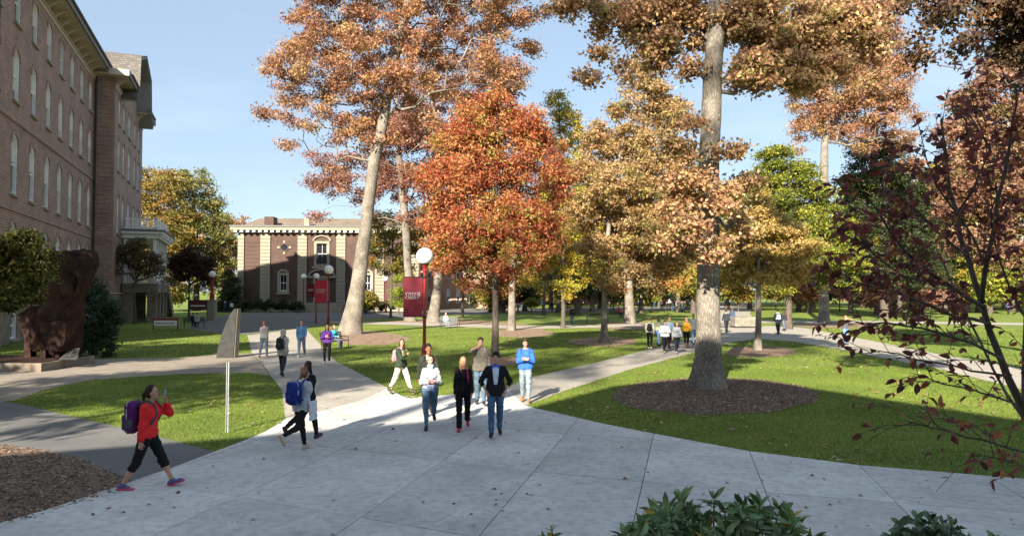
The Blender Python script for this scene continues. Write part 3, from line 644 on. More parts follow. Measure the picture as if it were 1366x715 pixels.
def grow(trunk, blobs, nattr, step, zmin, seed, rough=.25):
    """skeleton: trunk polyline + attractors joined to nearest node"""
    r = np.random.default_rng(seed)
    P = [np.array(t[:3], float) for t in trunk]; Rr = [t[3] for t in trunk]
    nodes = []; par = []
    for i in range(len(P)-1):
        L = np.linalg.norm(P[i+1]-P[i]); n = max(1, int(L/max(step*1.2, .4)))
        for k in range(n):
            nodes.append(P[i]+(P[i+1]-P[i])*k/n); par.append(len(nodes)-2)
    nodes.append(P[-1]); par.append(len(nodes)-2); nt = len(nodes)
    vol = np.array([b[3]*b[4]*b[5]*(b[6] if len(b) > 6 else 1) for b in blobs]); cnt = np.maximum(3, nattr*vol**.85/(vol**.85).sum()).astype(int)
    A = []
    for b, m in zip(blobs, cnt):
        d = r.normal(size=(m, 3)); d /= np.linalg.norm(d, axis=1, keepdims=True)
        A.append(np.array(b[:3])+d*(r.uniform(size=(m, 1))**.42)*np.array(b[3:6]))
    A = np.concatenate(A); T = np.array(nodes)
    dist = np.array([np.min(np.linalg.norm(T-a, axis=1)) for a in A]); A = A[np.argsort(dist)]
    maxn = nt+len(A)*8+200000//10; N = np.zeros((maxn*2, 3)); N[:nt] = T; cntn = nt; ok = np.zeros(maxn*2, bool); ok[:nt] = T[:, 2] > zmin
    term = []
    for a in A:
        d = np.linalg.norm(N[:cntn]-a, axis=1); below = np.maximum(0, N[:cntn, 2]-a[2]+.2*d); c = d+.9*below+(~ok[:cntn])*1e3
        j = int(np.argmin(c)); L = d[j]; m = max(1, int(round(L/step))); p0 = N[j].copy(); prev = j
        sag = np.array([0, 0, 1.])*L*.10
        for k in range(1, m+1):
            t = k/m; q = p0+(a-p0)*t+sag*math.sin(math.pi*t)
            if k < m: q = q+r.normal(size=3)*rough*step*.6
            N[cntn] = q; ok[cntn] = True; par.append(prev); prev = cntn; cntn += 1
        term.append(prev)
    return N[:cntn], np.array(par), nt, np.array(term), P, Rr
def make_tree(name, label, cat, trunk, blobs, pal, nattr=500, step=1.0, zmin=3, leaf=.16, nleaf=50000, spread=.6, bark=None, seed=1, group=None, rtip=.012, rmax=.25, reach=3, flat=.5, bpow=.46, trunkseg=14, clump_flat=.55, flare=1.0, asp=.62):
    if trunk[0][1] > 30: leaf *= 1.08
    r = np.random.default_rng(seed+100); bark = bark or BARK
    N, par, nt, term, P, Rr = grow(trunk, blobs, nattr, step, zmin, seed)
    n = len(N); load = np.zeros(n); load[term] = 1
    for i in range(n-1, nt-1, -1): load[par[i]] += load[i]
    rad = rtip*np.maximum(load, 1)**bpow; rad = np.minimum(rad, rmax)
    base = Vector(trunk[0][:3]); root = empty(name, base, 0, label, cat, group); o3 = np.array(base)
    # trunk: smooth noisy tube with flared foot
    tp = []; tr = []
    for i in range(len(P)-1):
        m = max(2, int(np.linalg.norm(P[i+1]-P[i])/.5))
        for k in range(m): tp.append(P[i]+(P[i+1]-P[i])*k/m); tr.append(Rr[i]+(Rr[i+1]-Rr[i])*k/m)
    tp.append(P[-1]); tr.append(Rr[-1]); tp = np.array(tp); tr = np.array(tr)
    for _ in range(3): tp[1:-1] = (tp[:-2]+2*tp[1:-1]+tp[2:])/4; tr[1:-1] = (tr[:-2]+2*tr[1:-1]+tr[2:])/4
    S = trunkseg; an = 2*np.pi*np.arange(S)/S; V = []
    for i, (p, q) in enumerate(zip(tp, tr)):
        h = p[2]-tp[0][2]; fl = 1+flare*.32*math.exp(-h/(q*1.1+.05))
        lob = 1+.12*flare*math.exp(-h/(q*2.2+.05))*np.sin(an*5+seed)+.035*np.sin(an*3+h*1.7)+.02*r.normal(size=S)
        rr = q*fl*lob; V.append(np.stack([p[0]+np.cos(an)*rr, p[1]+np.sin(an)*rr, np.full(S, p[2]-(.12 if i == 0 else 0))], 1))
    V = np.concatenate(V)-o3; k = np.arange(S); m = len(tp)-1
    Fq = np.concatenate([np.stack([i*S+k, i*S+(k+1) % S, (i+1)*S+(k+1) % S, (i+1)*S+k], 1) for i in range(m)])
    link('trunk', np_mesh('trunk', V, Fq, bark, smooth=True), root)
    idx = np.arange(nt, n); pa = par[idx]
    ra = np.where(pa < nt, rad[idx]*1.15, np.minimum(rad[pa], rad[idx]*1.5)); rb = rad[idx]
    big = rb > .045
    for sel, sg in ((big, 7), (~big, 3)):
        if sel.sum():
            V, Fq = tubes_np(N[pa[sel]]-o3, N[idx[sel]]-o3, ra[sel], rb[sel], sg)
            link('limbs' if sg == 7 else 'twigs', tag_me(np_mesh('limbs', V, Fq, bark, smooth=True)), root)['kind'] = 'stuff'
    # foliage near the branch ends
    cand = idx[load[idx] <= reach]
    wts = 1.0/np.sqrt(load[cand]); wts /= wts.sum(); pk = r.choice(len(cand), nleaf, p=wts)
    off = r.normal(size=(nleaf, 3))*spread*np.array([1, 1, clump_flat])*.55
    Pn = N[cand[pk]]+off-o3
    palA = np.array(pal); wp = palA[:, 3]/palA[:, 3].sum(); ck = r.choice(len(palA), len(cand), p=wp)
    V, Fq, c = leaves_np(Pn, leaf, pal=pal, clump=ck[pk], flat=flat, r=r, asp=asp, tri=base[1] > 30)
    cr = link('crown', np_mesh('crown', V, Fq, LEAF, col=c), root); cr['kind'] = 'stuff'
    return root
def tag_me(me): return me
def TR(pts, Y):                                        # trunk from (px,py,radius[,dy]) ; first point sits on the ground at Y
    out = []
    for p in pts:
        w = W(p[0], p[1], Y+(p[3] if len(p) > 3 else 0)); out.append((w.x, w.y, max(w.z, 0) if len(out) == 0 else w.z, p[2]))
    out[0] = (out[0][0], out[0][1], 0, out[0][3]); return out
def BL(bl, Y, dz=1.0, seed=0):                         # blobs (px,py,rpx[,dY[,weight]])
    out = []; rr = random.Random(seed+5)
    for b in bl:
        y = Y+(b[3] if len(b) > 3 else rr.uniform(-.5, .5)*b[2]*Y/F*1.2); c = W(b[0], b[1], y); q = b[2]*y/F
        out.append((c.x, c.y, c.z, q, q*dz, q*.85, b[4] if len(b) > 4 else 1))
    return out
OAK = [(.42,.215,.115,4), (.36,.17,.10,3), (.47,.28,.14,3), (.28,.15,.095,2.5), (.46,.33,.14,1.5)]
OAKD = [(.30,.14,.10,3), (.38,.17,.11,3), (.22,.11,.085,2), (.42,.24,.13,1)]
REDP = [(.47,.155,.07,5), (.40,.105,.055,2.5), (.52,.25,.10,4), (.30,.08,.05,1), (.34,.32,.07,2.2)]
TAN = [(.42,.28,.13,4), (.47,.34,.17,3), (.34,.21,.09,3), (.31,.28,.08,2), (.40,.20,.10,1)]
YEL = [(.45,.38,.05,3), (.35,.34,.05,3), (.5,.34,.05,2), (.22,.26,.04,2)]
GRN = [(.17,.20,.03,3), (.25,.27,.035,3), (.38,.35,.05,2), (.10,.13,.025,2)]
OLV = [(.16,.15,.03,3), (.26,.22,.04,3), (.38,.26,.05,2), (.10,.12,.025,2), (.42,.19,.06,1)]
DKG = [(.04,.06,.025,4), (.065,.09,.03,3), (.10,.10,.035,1), (.12,.06,.04,.6)]
PNK = [(.34,.19,.12,3), (.29,.15,.10,3), (.22,.10,.075,2.5), (.38,.27,.15,2), (.18,.16,.05,1)]
BUR = [(.21,.06,.055,4), (.28,.085,.07,3), (.14,.045,.045,3), (.40,.12,.06,1), (.46,.2,.06,.8)]

make_tree('oak_tree', 'tall leaning oak with copper brown crown, left of the dark red banner', 'tree',
    TR([(466,446,.80),(475,400,.60),(487,310,.47),(499,215,.42),(508,180,.40),(520,110,.36),(534,50,.33),(547,-10,.30),(555,-90,.24),(560,-180,.14)], 53),
    BL([(440,85,65),(395,105,42),(372,95,22),(420,40,45),(500,50,60),(470,150,62),(415,165,35),(400,195,22,0,.6),(450,215,25,0,.5),(520,130,45),(560,60,60),(600,110,50),(620,40,60),(660,90,45),(690,110,24),(665,30,50),(580,180,35,0,.5),(630,170,35,0,.5),(480,-30,80),(570,-60,90),(650,-40,70),(430,-10,50),(560,-160,100),(700,60,25,0,.6),(720,10,20,0,.5),(545,150,25),(355,150,10,0,.5),(500,190,34),(530,100,40),(455,190,26),(545,215,24,0,.7),(480,90,50),(560,20,50)], 53, 1.2),
    OAK, nattr=1250, step=1.1, zmin=12, leaf=.22, nleaf=125000, spread=.7, seed=3, rmax=.3, flare=.8)
make_tree('oak_tree', 'slimmer oak with dull red brown leaves standing just right of the leaning oak', 'tree',
    TR([(547,429,.55),(546,385,.42),(541,300,.42),(535,240,.38),(531,190,.3),(528,120,.2)], 76),
    BL([(440,240,30,2,.8),(425,288,17,0,.4),(480,255,28),(510,225,28),(545,240,38),(590,235,42),(560,285,28,0,.6),(470,215,18),(500,285,16,0,.4),(600,200,40),(425,210,14,0,.4),(640,210,30),(530,180,40)], 76, 1.0),
    OAKD, nattr=520, step=1.3, zmin=10, leaf=.26, nleaf=42000, spread=.9, seed=4, flare=.9)
make_tree('oak_tree', 'grey trunked oak right behind the banner beside the park bench', 'tree',
    TR([(577,430,.62),(584,385,.46),(585,330,.42),(583,250,.4),(578,160,.3),(575,90,.2)], 73),
    BL([(570,170,40),(610,130,40),(640,170,35),(600,220,35),(560,120,35),(650,110,40)], 73, 1.0), OAKD, nattr=260, step=1.3, zmin=12, leaf=.26, nleaf=20000, spread=.9, seed=5)
make_tree('young_tree', 'small olive and rust coloured tree on a thin dark trunk before the brick steps', 'tree',
    TR([(521,421,.16),(522,385,.13),(522,350,.1),(525,310,.07)], 86),
    BL([(505,330,22),(535,318,28),(520,350,22),(545,340,22),(495,352,12),(560,300,22),(510,300,22),(540,365,14),(570,340,20)], 86, 1.0), OLV, nattr=260, step=.9, zmin=3.5, leaf=.26, nleaf=17000, spread=.7, bark=BARKD, seed=6)
make_tree('young_tree', 'low yellow green tree between the banner and the red maple', 'tree',
    TR([(617,420,.16),(618,395,.13),(616,360,.1),(614,330,.06)], 84),
    BL([(610,345,24),(592,325,20),(632,350,20),(620,375,12),(640,330,22),(585,352,12)], 84), YEL, nattr=180, step=.9, zmin=3, leaf=.24, nleaf=11000, spread=.7, bark=BARKD, seed=7)
make_tree('shrub', 'bright green sunlit shrub beside the dark red banner', 'shrub',
    TR([(532,418,.08),(532,405,.05),(533,392,.04)], 100), BL([(532,392,12),(535,374,11),(530,404,10)], 100), [(.28,.34,.04,3),(.2,.27,.03,2)], nattr=80, step=.5, zmin=.1, leaf=.22, nleaf=5000, spread=.45, bark=BARKD, seed=8)
make_tree('red_maple', 'young maple with scarlet orange crown over the walking students', 'tree',
    TR([(660,478,.20),(661,440,.155),(661,385,.145),(660,330,.115),(661,260,.085),(663,190,.05),(664,140,.02)], 34),
    BL([(664,150,34),(640,168,38),(692,166,38),(618,200,42),(710,200,42),(662,220,45),(598,240,42),(728,240,38),(665,265,50),(598,285,36),(728,285,30),(640,300,48),(695,300,44),(590,318,28),(735,318,20),(620,335,40),(665,335,40),(705,338,34),(600,350,22),(650,365,28),(690,362,22),(670,385,14),(625,372,16),(580,298,16),(748,262,12,0,.6),(575,330,12,0,.6)], 34, 1.0),
    REDP, nattr=1300, step=.5, zmin=3.6, leaf=.14, nleaf=84000, spread=.42, bark=BARKD, seed=9, rtip=.006, rmax=.06, clump_flat=.75, flare=.5)
make_tree('young_tree', 'yellow green tree whose top shows just right of the scarlet maple', 'tree',
    TR([(751,436,.2),(752,380,.16),(750,300,.14),(748,200,.1),(745,130,.04)], 62),
    BL([(742,130,14),(752,155,24),(738,185,24),(768,190,22),(755,225,30),(770,260,30),(735,270,26),(765,300,36),(745,340,32),(775,350,30),(720,330,26),(712,372,18),(760,380,22),(700,350,20)], 62), YEL+[(.5,.26,.07,1)], nattr=600, step=.9, zmin=4, leaf=.2, nleaf=38000, spread=.6, bark=BARKD, seed=10, rtip=.009)
make_tree('oak_tree', 'tan leaved young oak on a slim grey trunk left of the big trunk', 'tree',
    TR([(806,456,.26),(806,420,.17),(807,380,.155),(812,300,.13),(822,230,.1),(835,170,.05)], 44),
    BL([(850,85,18,0,.5),(862,120,34),(835,150,30),(885,160,36),(805,190,32),(845,200,42),(785,235,32),(820,250,42),(868,245,42),(905,220,30),(780,285,30),(820,300,42),(870,300,44),(912,290,28),(795,335,28),(840,345,38),(885,345,32),(815,375,22),(865,378,20),(770,260,16,0,.6),(910,340,22)], 44),
    TAN, nattr=1150, step=.7, zmin=4.2, leaf=.19, nleaf=75000, spread=.5, seed=11, rtip=.008, rmax=.08)
make_tree('big_oak_tree', 'massive thick grey trunk in a mulch circle right of the cross path, coppery crown overhead', 'tree',
    TR([(945,519,.50),(945,480,.405),(945,400,.365),(945,300,.345),(946,200,.33),(950,120,.31),(954,50,.29),(958,-30,.26),(964,-120,.22),(970,-230,.13)], 23.4),
    BL([(770,4,24,-1,.6),(805,22,28,0,.7),(850,30,36),(800,70,14,0,.4),(838,96,20,-1,.4),(785,105,9,-1,.25),(885,65,30),(900,15,40),(945,40,34),(990,20,42),(1030,60,42),(1000,100,34),(1060,100,34),(1075,40,44),(1110,90,28),(1125,30,34),(920,100,20),(1160,60,24,0,.6),(1165,110,14,0,.5),(1120,140,16,0,.4),
        (880,-45,45,2.5,.5),(960,-50,40,2.5,.5),(1060,-35,40,2,.5),(790,-40,40,1.5,.5),
        (925,165,16,-2,.5),(905,195,20,-2,.7),(975,205,18,-1,.55),(930,235,24,-1.6,.6),(965,265,24,-1.6,.6),(905,265,26,-1,.6),(985,300,22,-.5,.6),(925,305,24,-1.8,.5),(960,325,16,-1.4,.4),(900,330,20,-1,.7),(990,240,16,0,.5),(950,345,9,-1.6,.2)], 23.4),
    [(.50,.31,.16,4),(.45,.25,.14,3),(.54,.39,.20,3),(.36,.22,.13,2),(.38,.34,.11,1.5)], nattr=1200, step=.62, zmin=5.5, leaf=.145, nleaf=84000, spread=.40, seed=12, rtip=.0065, rmax=.13, trunkseg=22, flare=1.1)
make_tree('young_tree', 'small tree with pale tan yellow leaves and forked trunk right of the big trunk', 'tree',
    TR([(1011,468,.2),(1012,430,.14),(1012,385,.125),(1012,345,.09),(1010,300,.04)], 38.5),
    BL([(1010,300,28),(975,318,24),(1045,310,28),(1000,340,36),(1050,345,30),(962,345,22),(1078,330,16),(1025,368,24),(985,368,20),(1062,370,16),(1015,272,18),(950,320,12,0,.5),(1080,358,10,0,.5)], 38.5),
    [(.50,.35,.12,4),(.54,.40,.17,3),(.42,.28,.08,2),(.38,.33,.07,2)], nattr=600, step=.55, zmin=3.0, leaf=.16, nleaf=40000, spread=.42, seed=13, rtip=.008, rmax=.07)
make_tree('leafy_tree', 'yellow green broadleaf tree behind the tan tree right of the big trunk', 'tree',
    TR([(1052,437,.3),(1052,380,.22),(1055,300,.18),(1052,220,.1)], 60),
    BL([(1035,215,24),(1060,240,30),(1030,260,32),(1085,270,32),(1055,300,36),(1105,310,30),(1075,340,34),(1120,345,28),(1095,370,22),(1130,378,18),(1015,235,18),(1050,385,14),(1140,350,16)], 60), GRN, nattr=700, step=.9, zmin=4, leaf=.22, nleaf=50000, spread=.62, seed=14, bark=BARKD)
make_tree('oak_tree', 'distant pale trunked oak with orange brown crown right of centre', 'tree',
    TR([(1099,432,.52),(1099,400,.47),(1099,300,.43),(1099,230,.42),(1100,190,.33),(1106,140,.26),(1112,80,.2),(1115,20,.1)], 73),
    BL([(1085,135,30),(1115,120,34),(1085,170,26),(1120,165,30),(1150,145,32),(1140,190,24,0,.6),(1175,170,26,0,.7),(1185,130,28),(1150,100,34),(1110,80,30),(1180,90,28),(1205,190,22,0,.7),(1215,150,18,0,.6),(1140,60,30),(1180,50,26),(1070,110,20),(1225,215,16,0,.6),(1210,100,18,0,.6),(1150,20,40),(1100,30,36),(1065,200,14,0,.5)], 73),
    OAK, nattr=900, step=1.2, zmin=14, leaf=.25, nleaf=62000, spread=.85, seed=15, rmax=.22)
make_tree('evergreen_tree', 'dark green dense tree between the pale trunk and the pinkish crown', 'tree',
    TR([(1180,430,.5),(1180,350,.4),(1180,250,.3),(1180,190,.1)], 82),
    BL([(1165,200,26),(1190,225,32),(1150,240,30),(1215,255,32),(1170,280,40),(1225,295,34),(1140,300,30),(1195,330,44),(1240,340,32),(1150,350,32),(1130,260,18),(1200,370,30),(1250,375,20)], 82), DKG, nattr=700, step=1.2, zmin=4, leaf=.3, nleaf=52000, spread=.9, seed=16, bark=BARKD)
make_tree('oak_tree', 'pinkish brown crowned tree at the right edge above the burgundy branches', 'tree',
    TR([(1420,470,.4),(1400,380,.3),(1380,300,.26),(1360,220,.2),(1340,150,.12)], 34),
    BL([(1330,105,28),(1300,130,26),(1350,150,34),(1305,170,34),(1270,175,18,0,.6),(1340,200,38),(1290,215,34),(1330,250,42),(1275,250,26),(1370,230,40),(1310,290,38),(1360,290,38),(1270,285,20),(1340,330,34),(1290,320,24),(1390,180,40)], 34), PNK, nattr=900, step=.7, zmin=4, leaf=.17, nleaf=62000, spread=.5, seed=17, rtip=.008)
make_tree('oak_tree', 'purplish brown branches reaching in from the top right corner', 'tree',
    [(16.5, 15.5, 0, .5), (16.3, 15.5, 5, .4), (15.9, 15.5, 8.2, .3), (15, 15.4, 11, .2)],
    BL([(1215,10,20,0,.6),(1240,35,26,0,.8),(1275,15,28),(1290,50,28,0,.8),(1325,35,32),(1355,70,30),(1350,10,36),(1300,88,14,0,.5),(1225,75,12,0,.4),(1330,105,20,0,.5),(1250,85,9,0,.4),(1390,40,50),(1340,-40,60),(1420,-20,80),(1270,-40,50),(1390,110,30)], 15.5),
    [(.13,.075,.05,3),(.09,.07,.04,3),(.2,.11,.06,2),(.25,.14,.06,1)], nattr=520, step=.5, zmin=5.5, leaf=.115, nleaf=24000, spread=.33, seed=18, bark=BARKD, rtip=.0055, rmax=.1)
make_tree('oak_tree', 'grey trunk right of the red maple under copper leaves', 'tree',
    TR([(682,441,.32),(683,410,.27),(683,360,.3),(684,300,.25),(690,220,.12)], 58),
    BL([(700,350,24),(670,330,24),(720,320,28),(690,290,30)], 58), OLV, nattr=140, step=1, zmin=6, leaf=.2, nleaf=10000, spread=.6, seed=19)
make_tree('oak_tree', 'pale trunked tree with rusty leaves left of the student group', 'tree',
    TR([(841,431,.52),(839,395,.44),(837,350,.4),(836,280,.4),(836,200,.2)], 71),
    BL([(830,340,28),(870,350,26),(800,330,28),(850,300,40),(890,380,14),(900,365,16),(815,372,14)], 71), [(.5,.22,.06,3),(.42,.3,.07,3),(.3,.24,.05,2)], nattr=300, step=1.2, zmin=5, leaf=.24, nleaf=20000, spread=.8, seed=20)
make_tree('ornamental_tree', 'little dark maroon tree behind the seated pair on the left', 'tree',
    TR([(252,424,.14),(252,400,.11),(253,380,.07)], 88), BL([(250,360,20),(232,352,14),(272,355,16),(252,342,14),(240,372,12),(270,372,12)], 88, seed=2), [(.07,.035,.03,3),(.11,.05,.035,2),(.05,.04,.03,2)], nattr=220, step=.7, zmin=3, leaf=.24, nleaf=13000, spread=.6, seed=21, bark=BARKD)
make_tree('conifer', 'narrow dark green conifer at the corner of the library', 'tree',
    TR([(308,416,.2),(308,390,.15),(308,360,.04)], 112), BL([(308,410,17),(308,398,15),(308,386,12),(307,374,9),(308,363,6),(296,412,12),(318,413,10)], 112, seed=3), DKG, nattr=240, step=.6, zmin=.3, leaf=.3, nleaf=13000, spread=.6, seed=22, bark=BARKD)
make_tree('broadleaf_tree', 'golden orange leaved tree beside the end of the brick hall', 'tree',
    TR([(203,415,.5),(203,350,.4),(205,290,.3),(207,240,.1)], 112),
    BL([(205,240,22),(190,255,26),(222,250,26),(200,285,34),(232,285,28),(185,310,32),(215,320,32),(240,320,24),(195,350,34),(225,355,28),(180,375,30),(215,385,26),(192,232,12)], 112),
    [(.34,.23,.06,4),(.30,.24,.06,3),(.20,.18,.04,3),(.38,.19,.06,2),(.12,.12,.035,2)], nattr=620, step=1.5, zmin=5, leaf=.38, nleaf=32000, spread=1.15, seed=23, bark=BARKD)
make_tree('broadleaf_tree', 'tall yellow green tree in the gap left of the library', 'tree',
    TR([(262,415,.5),(262,350,.4),(260,290,.3),(256,240,.1)], 118),
    BL([(245,240,16),(262,250,22),(240,265,20),(282,268,18),(262,285,30),(292,300,18),(250,310,32),(285,325,28),(262,345,34),(298,350,18),(240,345,24),(280,372,28),(300,385,18),(245,385,26),(270,232,10)], 118),
    [(.21,.21,.06,4),(.29,.27,.08,3),(.14,.15,.04,3),(.34,.25,.07,1)], nattr=640, step=1.5, zmin=5, leaf=.38, nleaf=34000, spread=1.1, seed=24, bark=BARKD)
make_tree('broadleaf_tree', 'rust orange tree peeking out beside the library corner', 'tree',
    TR([(306,412,.3),(306,360,.25),(306,320,.1)], 135), BL([(300,305,18),(312,330,16),(298,335,18),(308,355,16),(322,300,10),(300,370,16)], 135), OAK, nattr=160, step=1.5, zmin=5, leaf=.4, nleaf=8000, spread=1.1, seed=25, bark=BARKD)
make_tree('small_tree', 'crooked thin leaved tree in front of the white porch', 'tree',
    TR([(181,432,.13),(180,410,.11),(179,396,.1),(178,384,.09)], 70),
    BL([(165,345,18),(195,350,18),(150,335,12),(180,330,16),(210,362,12),(205,345,12),(150,365,10),(222,378,8),(185,365,12),(212,395,8,0,.5)], 70), [(.13,.12,.04,3),(.17,.12,.05,3),(.09,.09,.03,2)], nattr=260, step=.6, zmin=2.5, leaf=.2, nleaf=7500, spread=.5, seed=26, bark=BARKD, rtip=.013)
make_tree('holly_bush', 'big dark bluish green evergreen bush right of the rusty sculpture', 'bush',
    TR([(122,473,.12),(122,450,.1),(121,420,.06)], 34.5), BL([(120,392,18),(105,410,20),(135,412,22),(95,435,20),(120,435,28),(142,438,16),(105,458,20),(130,458,20),(148,425,9),(92,465,9),(140,470,8),(118,376,8)], 34.5, seed=4),
    [(.035,.065,.035,4),(.06,.09,.055,3),(.02,.04,.02,2)], nattr=500, step=.35, zmin=.1, leaf=.12, nleaf=26000, spread=.26, seed=27, bark=BARKD, rtip=.006)
make_tree('small_tree', 'yellow green leaved small tree at the left edge before the sculpture', 'tree',
    [(W(-75,500,21).x, 21, 0, .16), (W(-62,440,21).x, 21, 1.9, .13), (W(-40,380,21).x, 21, 3.3, .09), (W(-15,350,21).x, 21, 4.0, .05)],
    BL([(0,335,22),(30,325,18),(48,345,16),(20,360,24),(45,372,14),(-10,375,24),(25,392,18),(58,352,10),(5,405,16),(64,338,7),(40,398,8),(-30,340,30),(62,372,6)], 21), [(.17,.165,.035,3),(.28,.25,.06,1.5),(.10,.11,.025,3),(.06,.065,.02,2.5)], nattr=520, step=.35, zmin=2, leaf=.14, nleaf=19000, spread=.26, seed=28, bark=BARKD, rtip=.006, asp=.4)
# row of trees beyond the far path
bgspec = [(486,400,9,OLV,'olive'),(655,395,16,OLV,'rust and olive'),(700,345,34,OLV,'olive brown'),(745,340,36,GRN,'deep green'),(790,330,40,OLV,'olive'),(855,322,44,GRN,'green'),(905,318,46,OLV,'mottled brown green'),(970,330,40,OLV,'yellowish brown'),(1010,322,42,GRN,'leafy green'),(1065,352,26,YEL,'yellow'),(1135,345,34,OLV,'dull olive'),(1200,352,32,OAKD,'russet'),(1262,330,44,GRN,'green'),(1305,335,40,YEL,'bright yellow green'),(1350,325,46,GRN,'shaded green'),(1260,245,26,YEL,'golden topped'),(1400,300,60,OLV,'brown')]
places = ['behind the library steps','under the red maple crown','left of the bare tree','behind the bare tree','behind the slim grey trunk','behind the pale rusty tree','just left of the big trunk','right behind the big trunk','behind the forked tan tree','low beside the pale oak trunk','left under the dark evergreen','below the dark evergreen','behind the burgundy branches','deep among the burgundy leaves','at the right frame edge','rising over the evergreen gap','past the right edge of the crown']
for i, ((px, py, rr, pal, nm), pl) in enumerate(zip(bgspec, places)):
    Y = 104+12*((i*7) % 5)/4; h = rr
    bl = BL([(px+random.uniform(-.5,.5)*rr, py+random.uniform(-.6,.9)*rr, rr*random.uniform(.42,.62)) for _ in range(9)], Y, seed=i)
    make_tree('background_tree', f'{nm} background tree {pl}', 'tree', TR([(px,408,.38),(px,390,.3),(px+2,py+rr*.3,.2),(px,py-rr*.5,.06)], Y), bl, pal, nattr=190, step=1.5, zmin=2.2, leaf=.42, nleaf=int(5000+rr*140), spread=1.15, seed=40+i, bark=BARKD, group='trees beyond the far path')
more = [(735,300,34,OLV),(800,280,36,DKG),(880,285,40,OLV),(945,290,38,GRN),(1000,285,36,OLV),(1085,330,34,DKG),(1150,320,36,GRN),(1230,310,40,OLV),(1290,290,42,DKG),(1340,280,42,GRN),(1385,330,46,DKG),(1150,262,32,GRN),(1215,268,34,OLV),(1268,262,34,DKG),(1320,238,36,OLV),(670,380,14,OLV),(770,372,18,DKG),(835,375,18,DKG),(925,372,16,OLV),(1080,382,14,OAKD),(1170,385,16,PNK),(1230,385,16,OAKD),(1320,378,20,GRN)]
far_places = ['over the dark hall behind the yellow green tree','behind the slim grey trunk, taller','behind the tan crowned oak','deep behind the big trunk','behind the tan forked tree, taller','behind the yellow green broadleaf tree','behind the distant pale trunk','behind the evergreen, right half','under the gap of sky on the right','below the pinkish crown','at the right edge behind the burgundy crown','tall and green beside the distant pale trunk','tall and olive behind the evergreen','tall and dark below the sky gap at the right','tall and olive behind the pinkish crown','low beyond the red maple trunk','low and dark beyond the bare tree','low and dark left of the pale rusty tree','low beside the big trunk at left','low russet under the distant pale oak','low pinkish beside the photographer','low russet under the evergreen','low green at the far right']
for i, ((px, py, rr, pal), pl) in enumerate(zip(more, far_places)):
    Y = (128 if rr > 30 else 96)+10*((i*5) % 4)/3
    bl = BL([(px+random.uniform(-.7,.7)*rr, py+random.uniform(-.9,1.6)*rr*(1 if rr > 30 else .5), rr*random.uniform(.45,.65)) for _ in range(10)], Y, seed=60+i)
    make_tree('background_tree', 'background tree '+pl, 'tree', TR([(px,406,.4),(px,385,.3),(px+2,py+rr*.2,.2),(px,py-rr*.5,.06)], Y), bl, pal, nattr=190, step=1.7, zmin=1.5, leaf=.5, nleaf=int(3600+rr*120), spread=1.3, seed=140+i, bark=BARKD, group='trees beyond the far path')
# the far-off wood that closes the view behind the halls
def far_wood():
    r = np.random.default_rng(77); P = []; Cc = []
    pal = np.array([(.13,.14,.03),(.2,.19,.04),(.28,.2,.05),(.08,.10,.03),(.3,.16,.06),(.22,.12,.06)])
    for k in range(150):
        a = r.uniform(-.30, 1.02); Y = r.uniform(150, 200); x = a*Y; h = r.uniform(13, 22)*(1.15 if a > .05 else (.9 if a > -.12 else .5)); R_ = r.uniform(4.5, 8); n = 520; d = r.normal(size=(n, 3)); d /= np.linalg.norm(d, axis=1, keepdims=True)
        q = d*(r.uniform(size=(n, 1))**.4)*np.array([R_, R_, h*.5])+np.array([x, Y, h*.52]); P.append(q); Cc.append(np.full(n, k % 6))
    P = np.concatenate(P); Cc = np.concatenate(Cc); P[:, 2] = np.maximum(P[:, 2], .1)
    V, Fq, c = leaves_np(P, 1.15, pal=[(*p, 1) for p in pal], clump=Cc, r=r, tri=True)
    tag(link('far_wood', np_mesh('far_wood', V, Fq, LEAF, col=c)), 'far off belt of autumn trees closing the view', 'wood', kind='stuff')
far_wood()
make_tree('bare_tree', 'dark almost leafless tree before the far road, middle', 'tree',
    TR([(725,413,.22),(726,395,.18),(727,380,.12)], 94), BL([(715,370,16),(740,368,16),(728,355,16),(705,382,8),(750,382,8)], 94), [(.2,.1,.06,2),(.12,.07,.05,2)], nattr=160, step=.7, zmin=2.0, leaf=.18, nleaf=1200, spread=.5, seed=70, bark=BARKD, rtip=.02)
make_tree('shrub', 'round yellow green bush on the far lawn near the bare tree', 'shrub',
    TR([(709,411,.05),(709,405,.04)], 99), BL([(709,402,7),(705,405,5),(713,405,5)], 99), [(.25,.25,.03,2),(.16,.19,.03,2)], nattr=40, step=.4, zmin=.1, leaf=.22, nleaf=1800, spread=.35, seed=71, bark=BARKD)
# low hedge in front of the library: separate shrubs
for i, px in enumerate([326, 343, 360, 377, 394, 500, 516]):
    make_tree('hedge_shrub', ['leftmost','second','third','fourth','fifth','sixth','rightmost'][i]+' dark green shrub in the row along the library wall', 'shrub',
        TR([(px,414.5,.08),(px,408,.05)], 109), BL([(px,407,7),(px-6,409,6),(px+6,408,6),(px,402.5 if i % 2 else 405,5)], 109, seed=i), DKG, nattr=50, step=.5, zmin=.05, leaf=.24, nleaf=2600, spread=.4, seed=80+i, bark=BARKD, group='shrubs along the library wall')
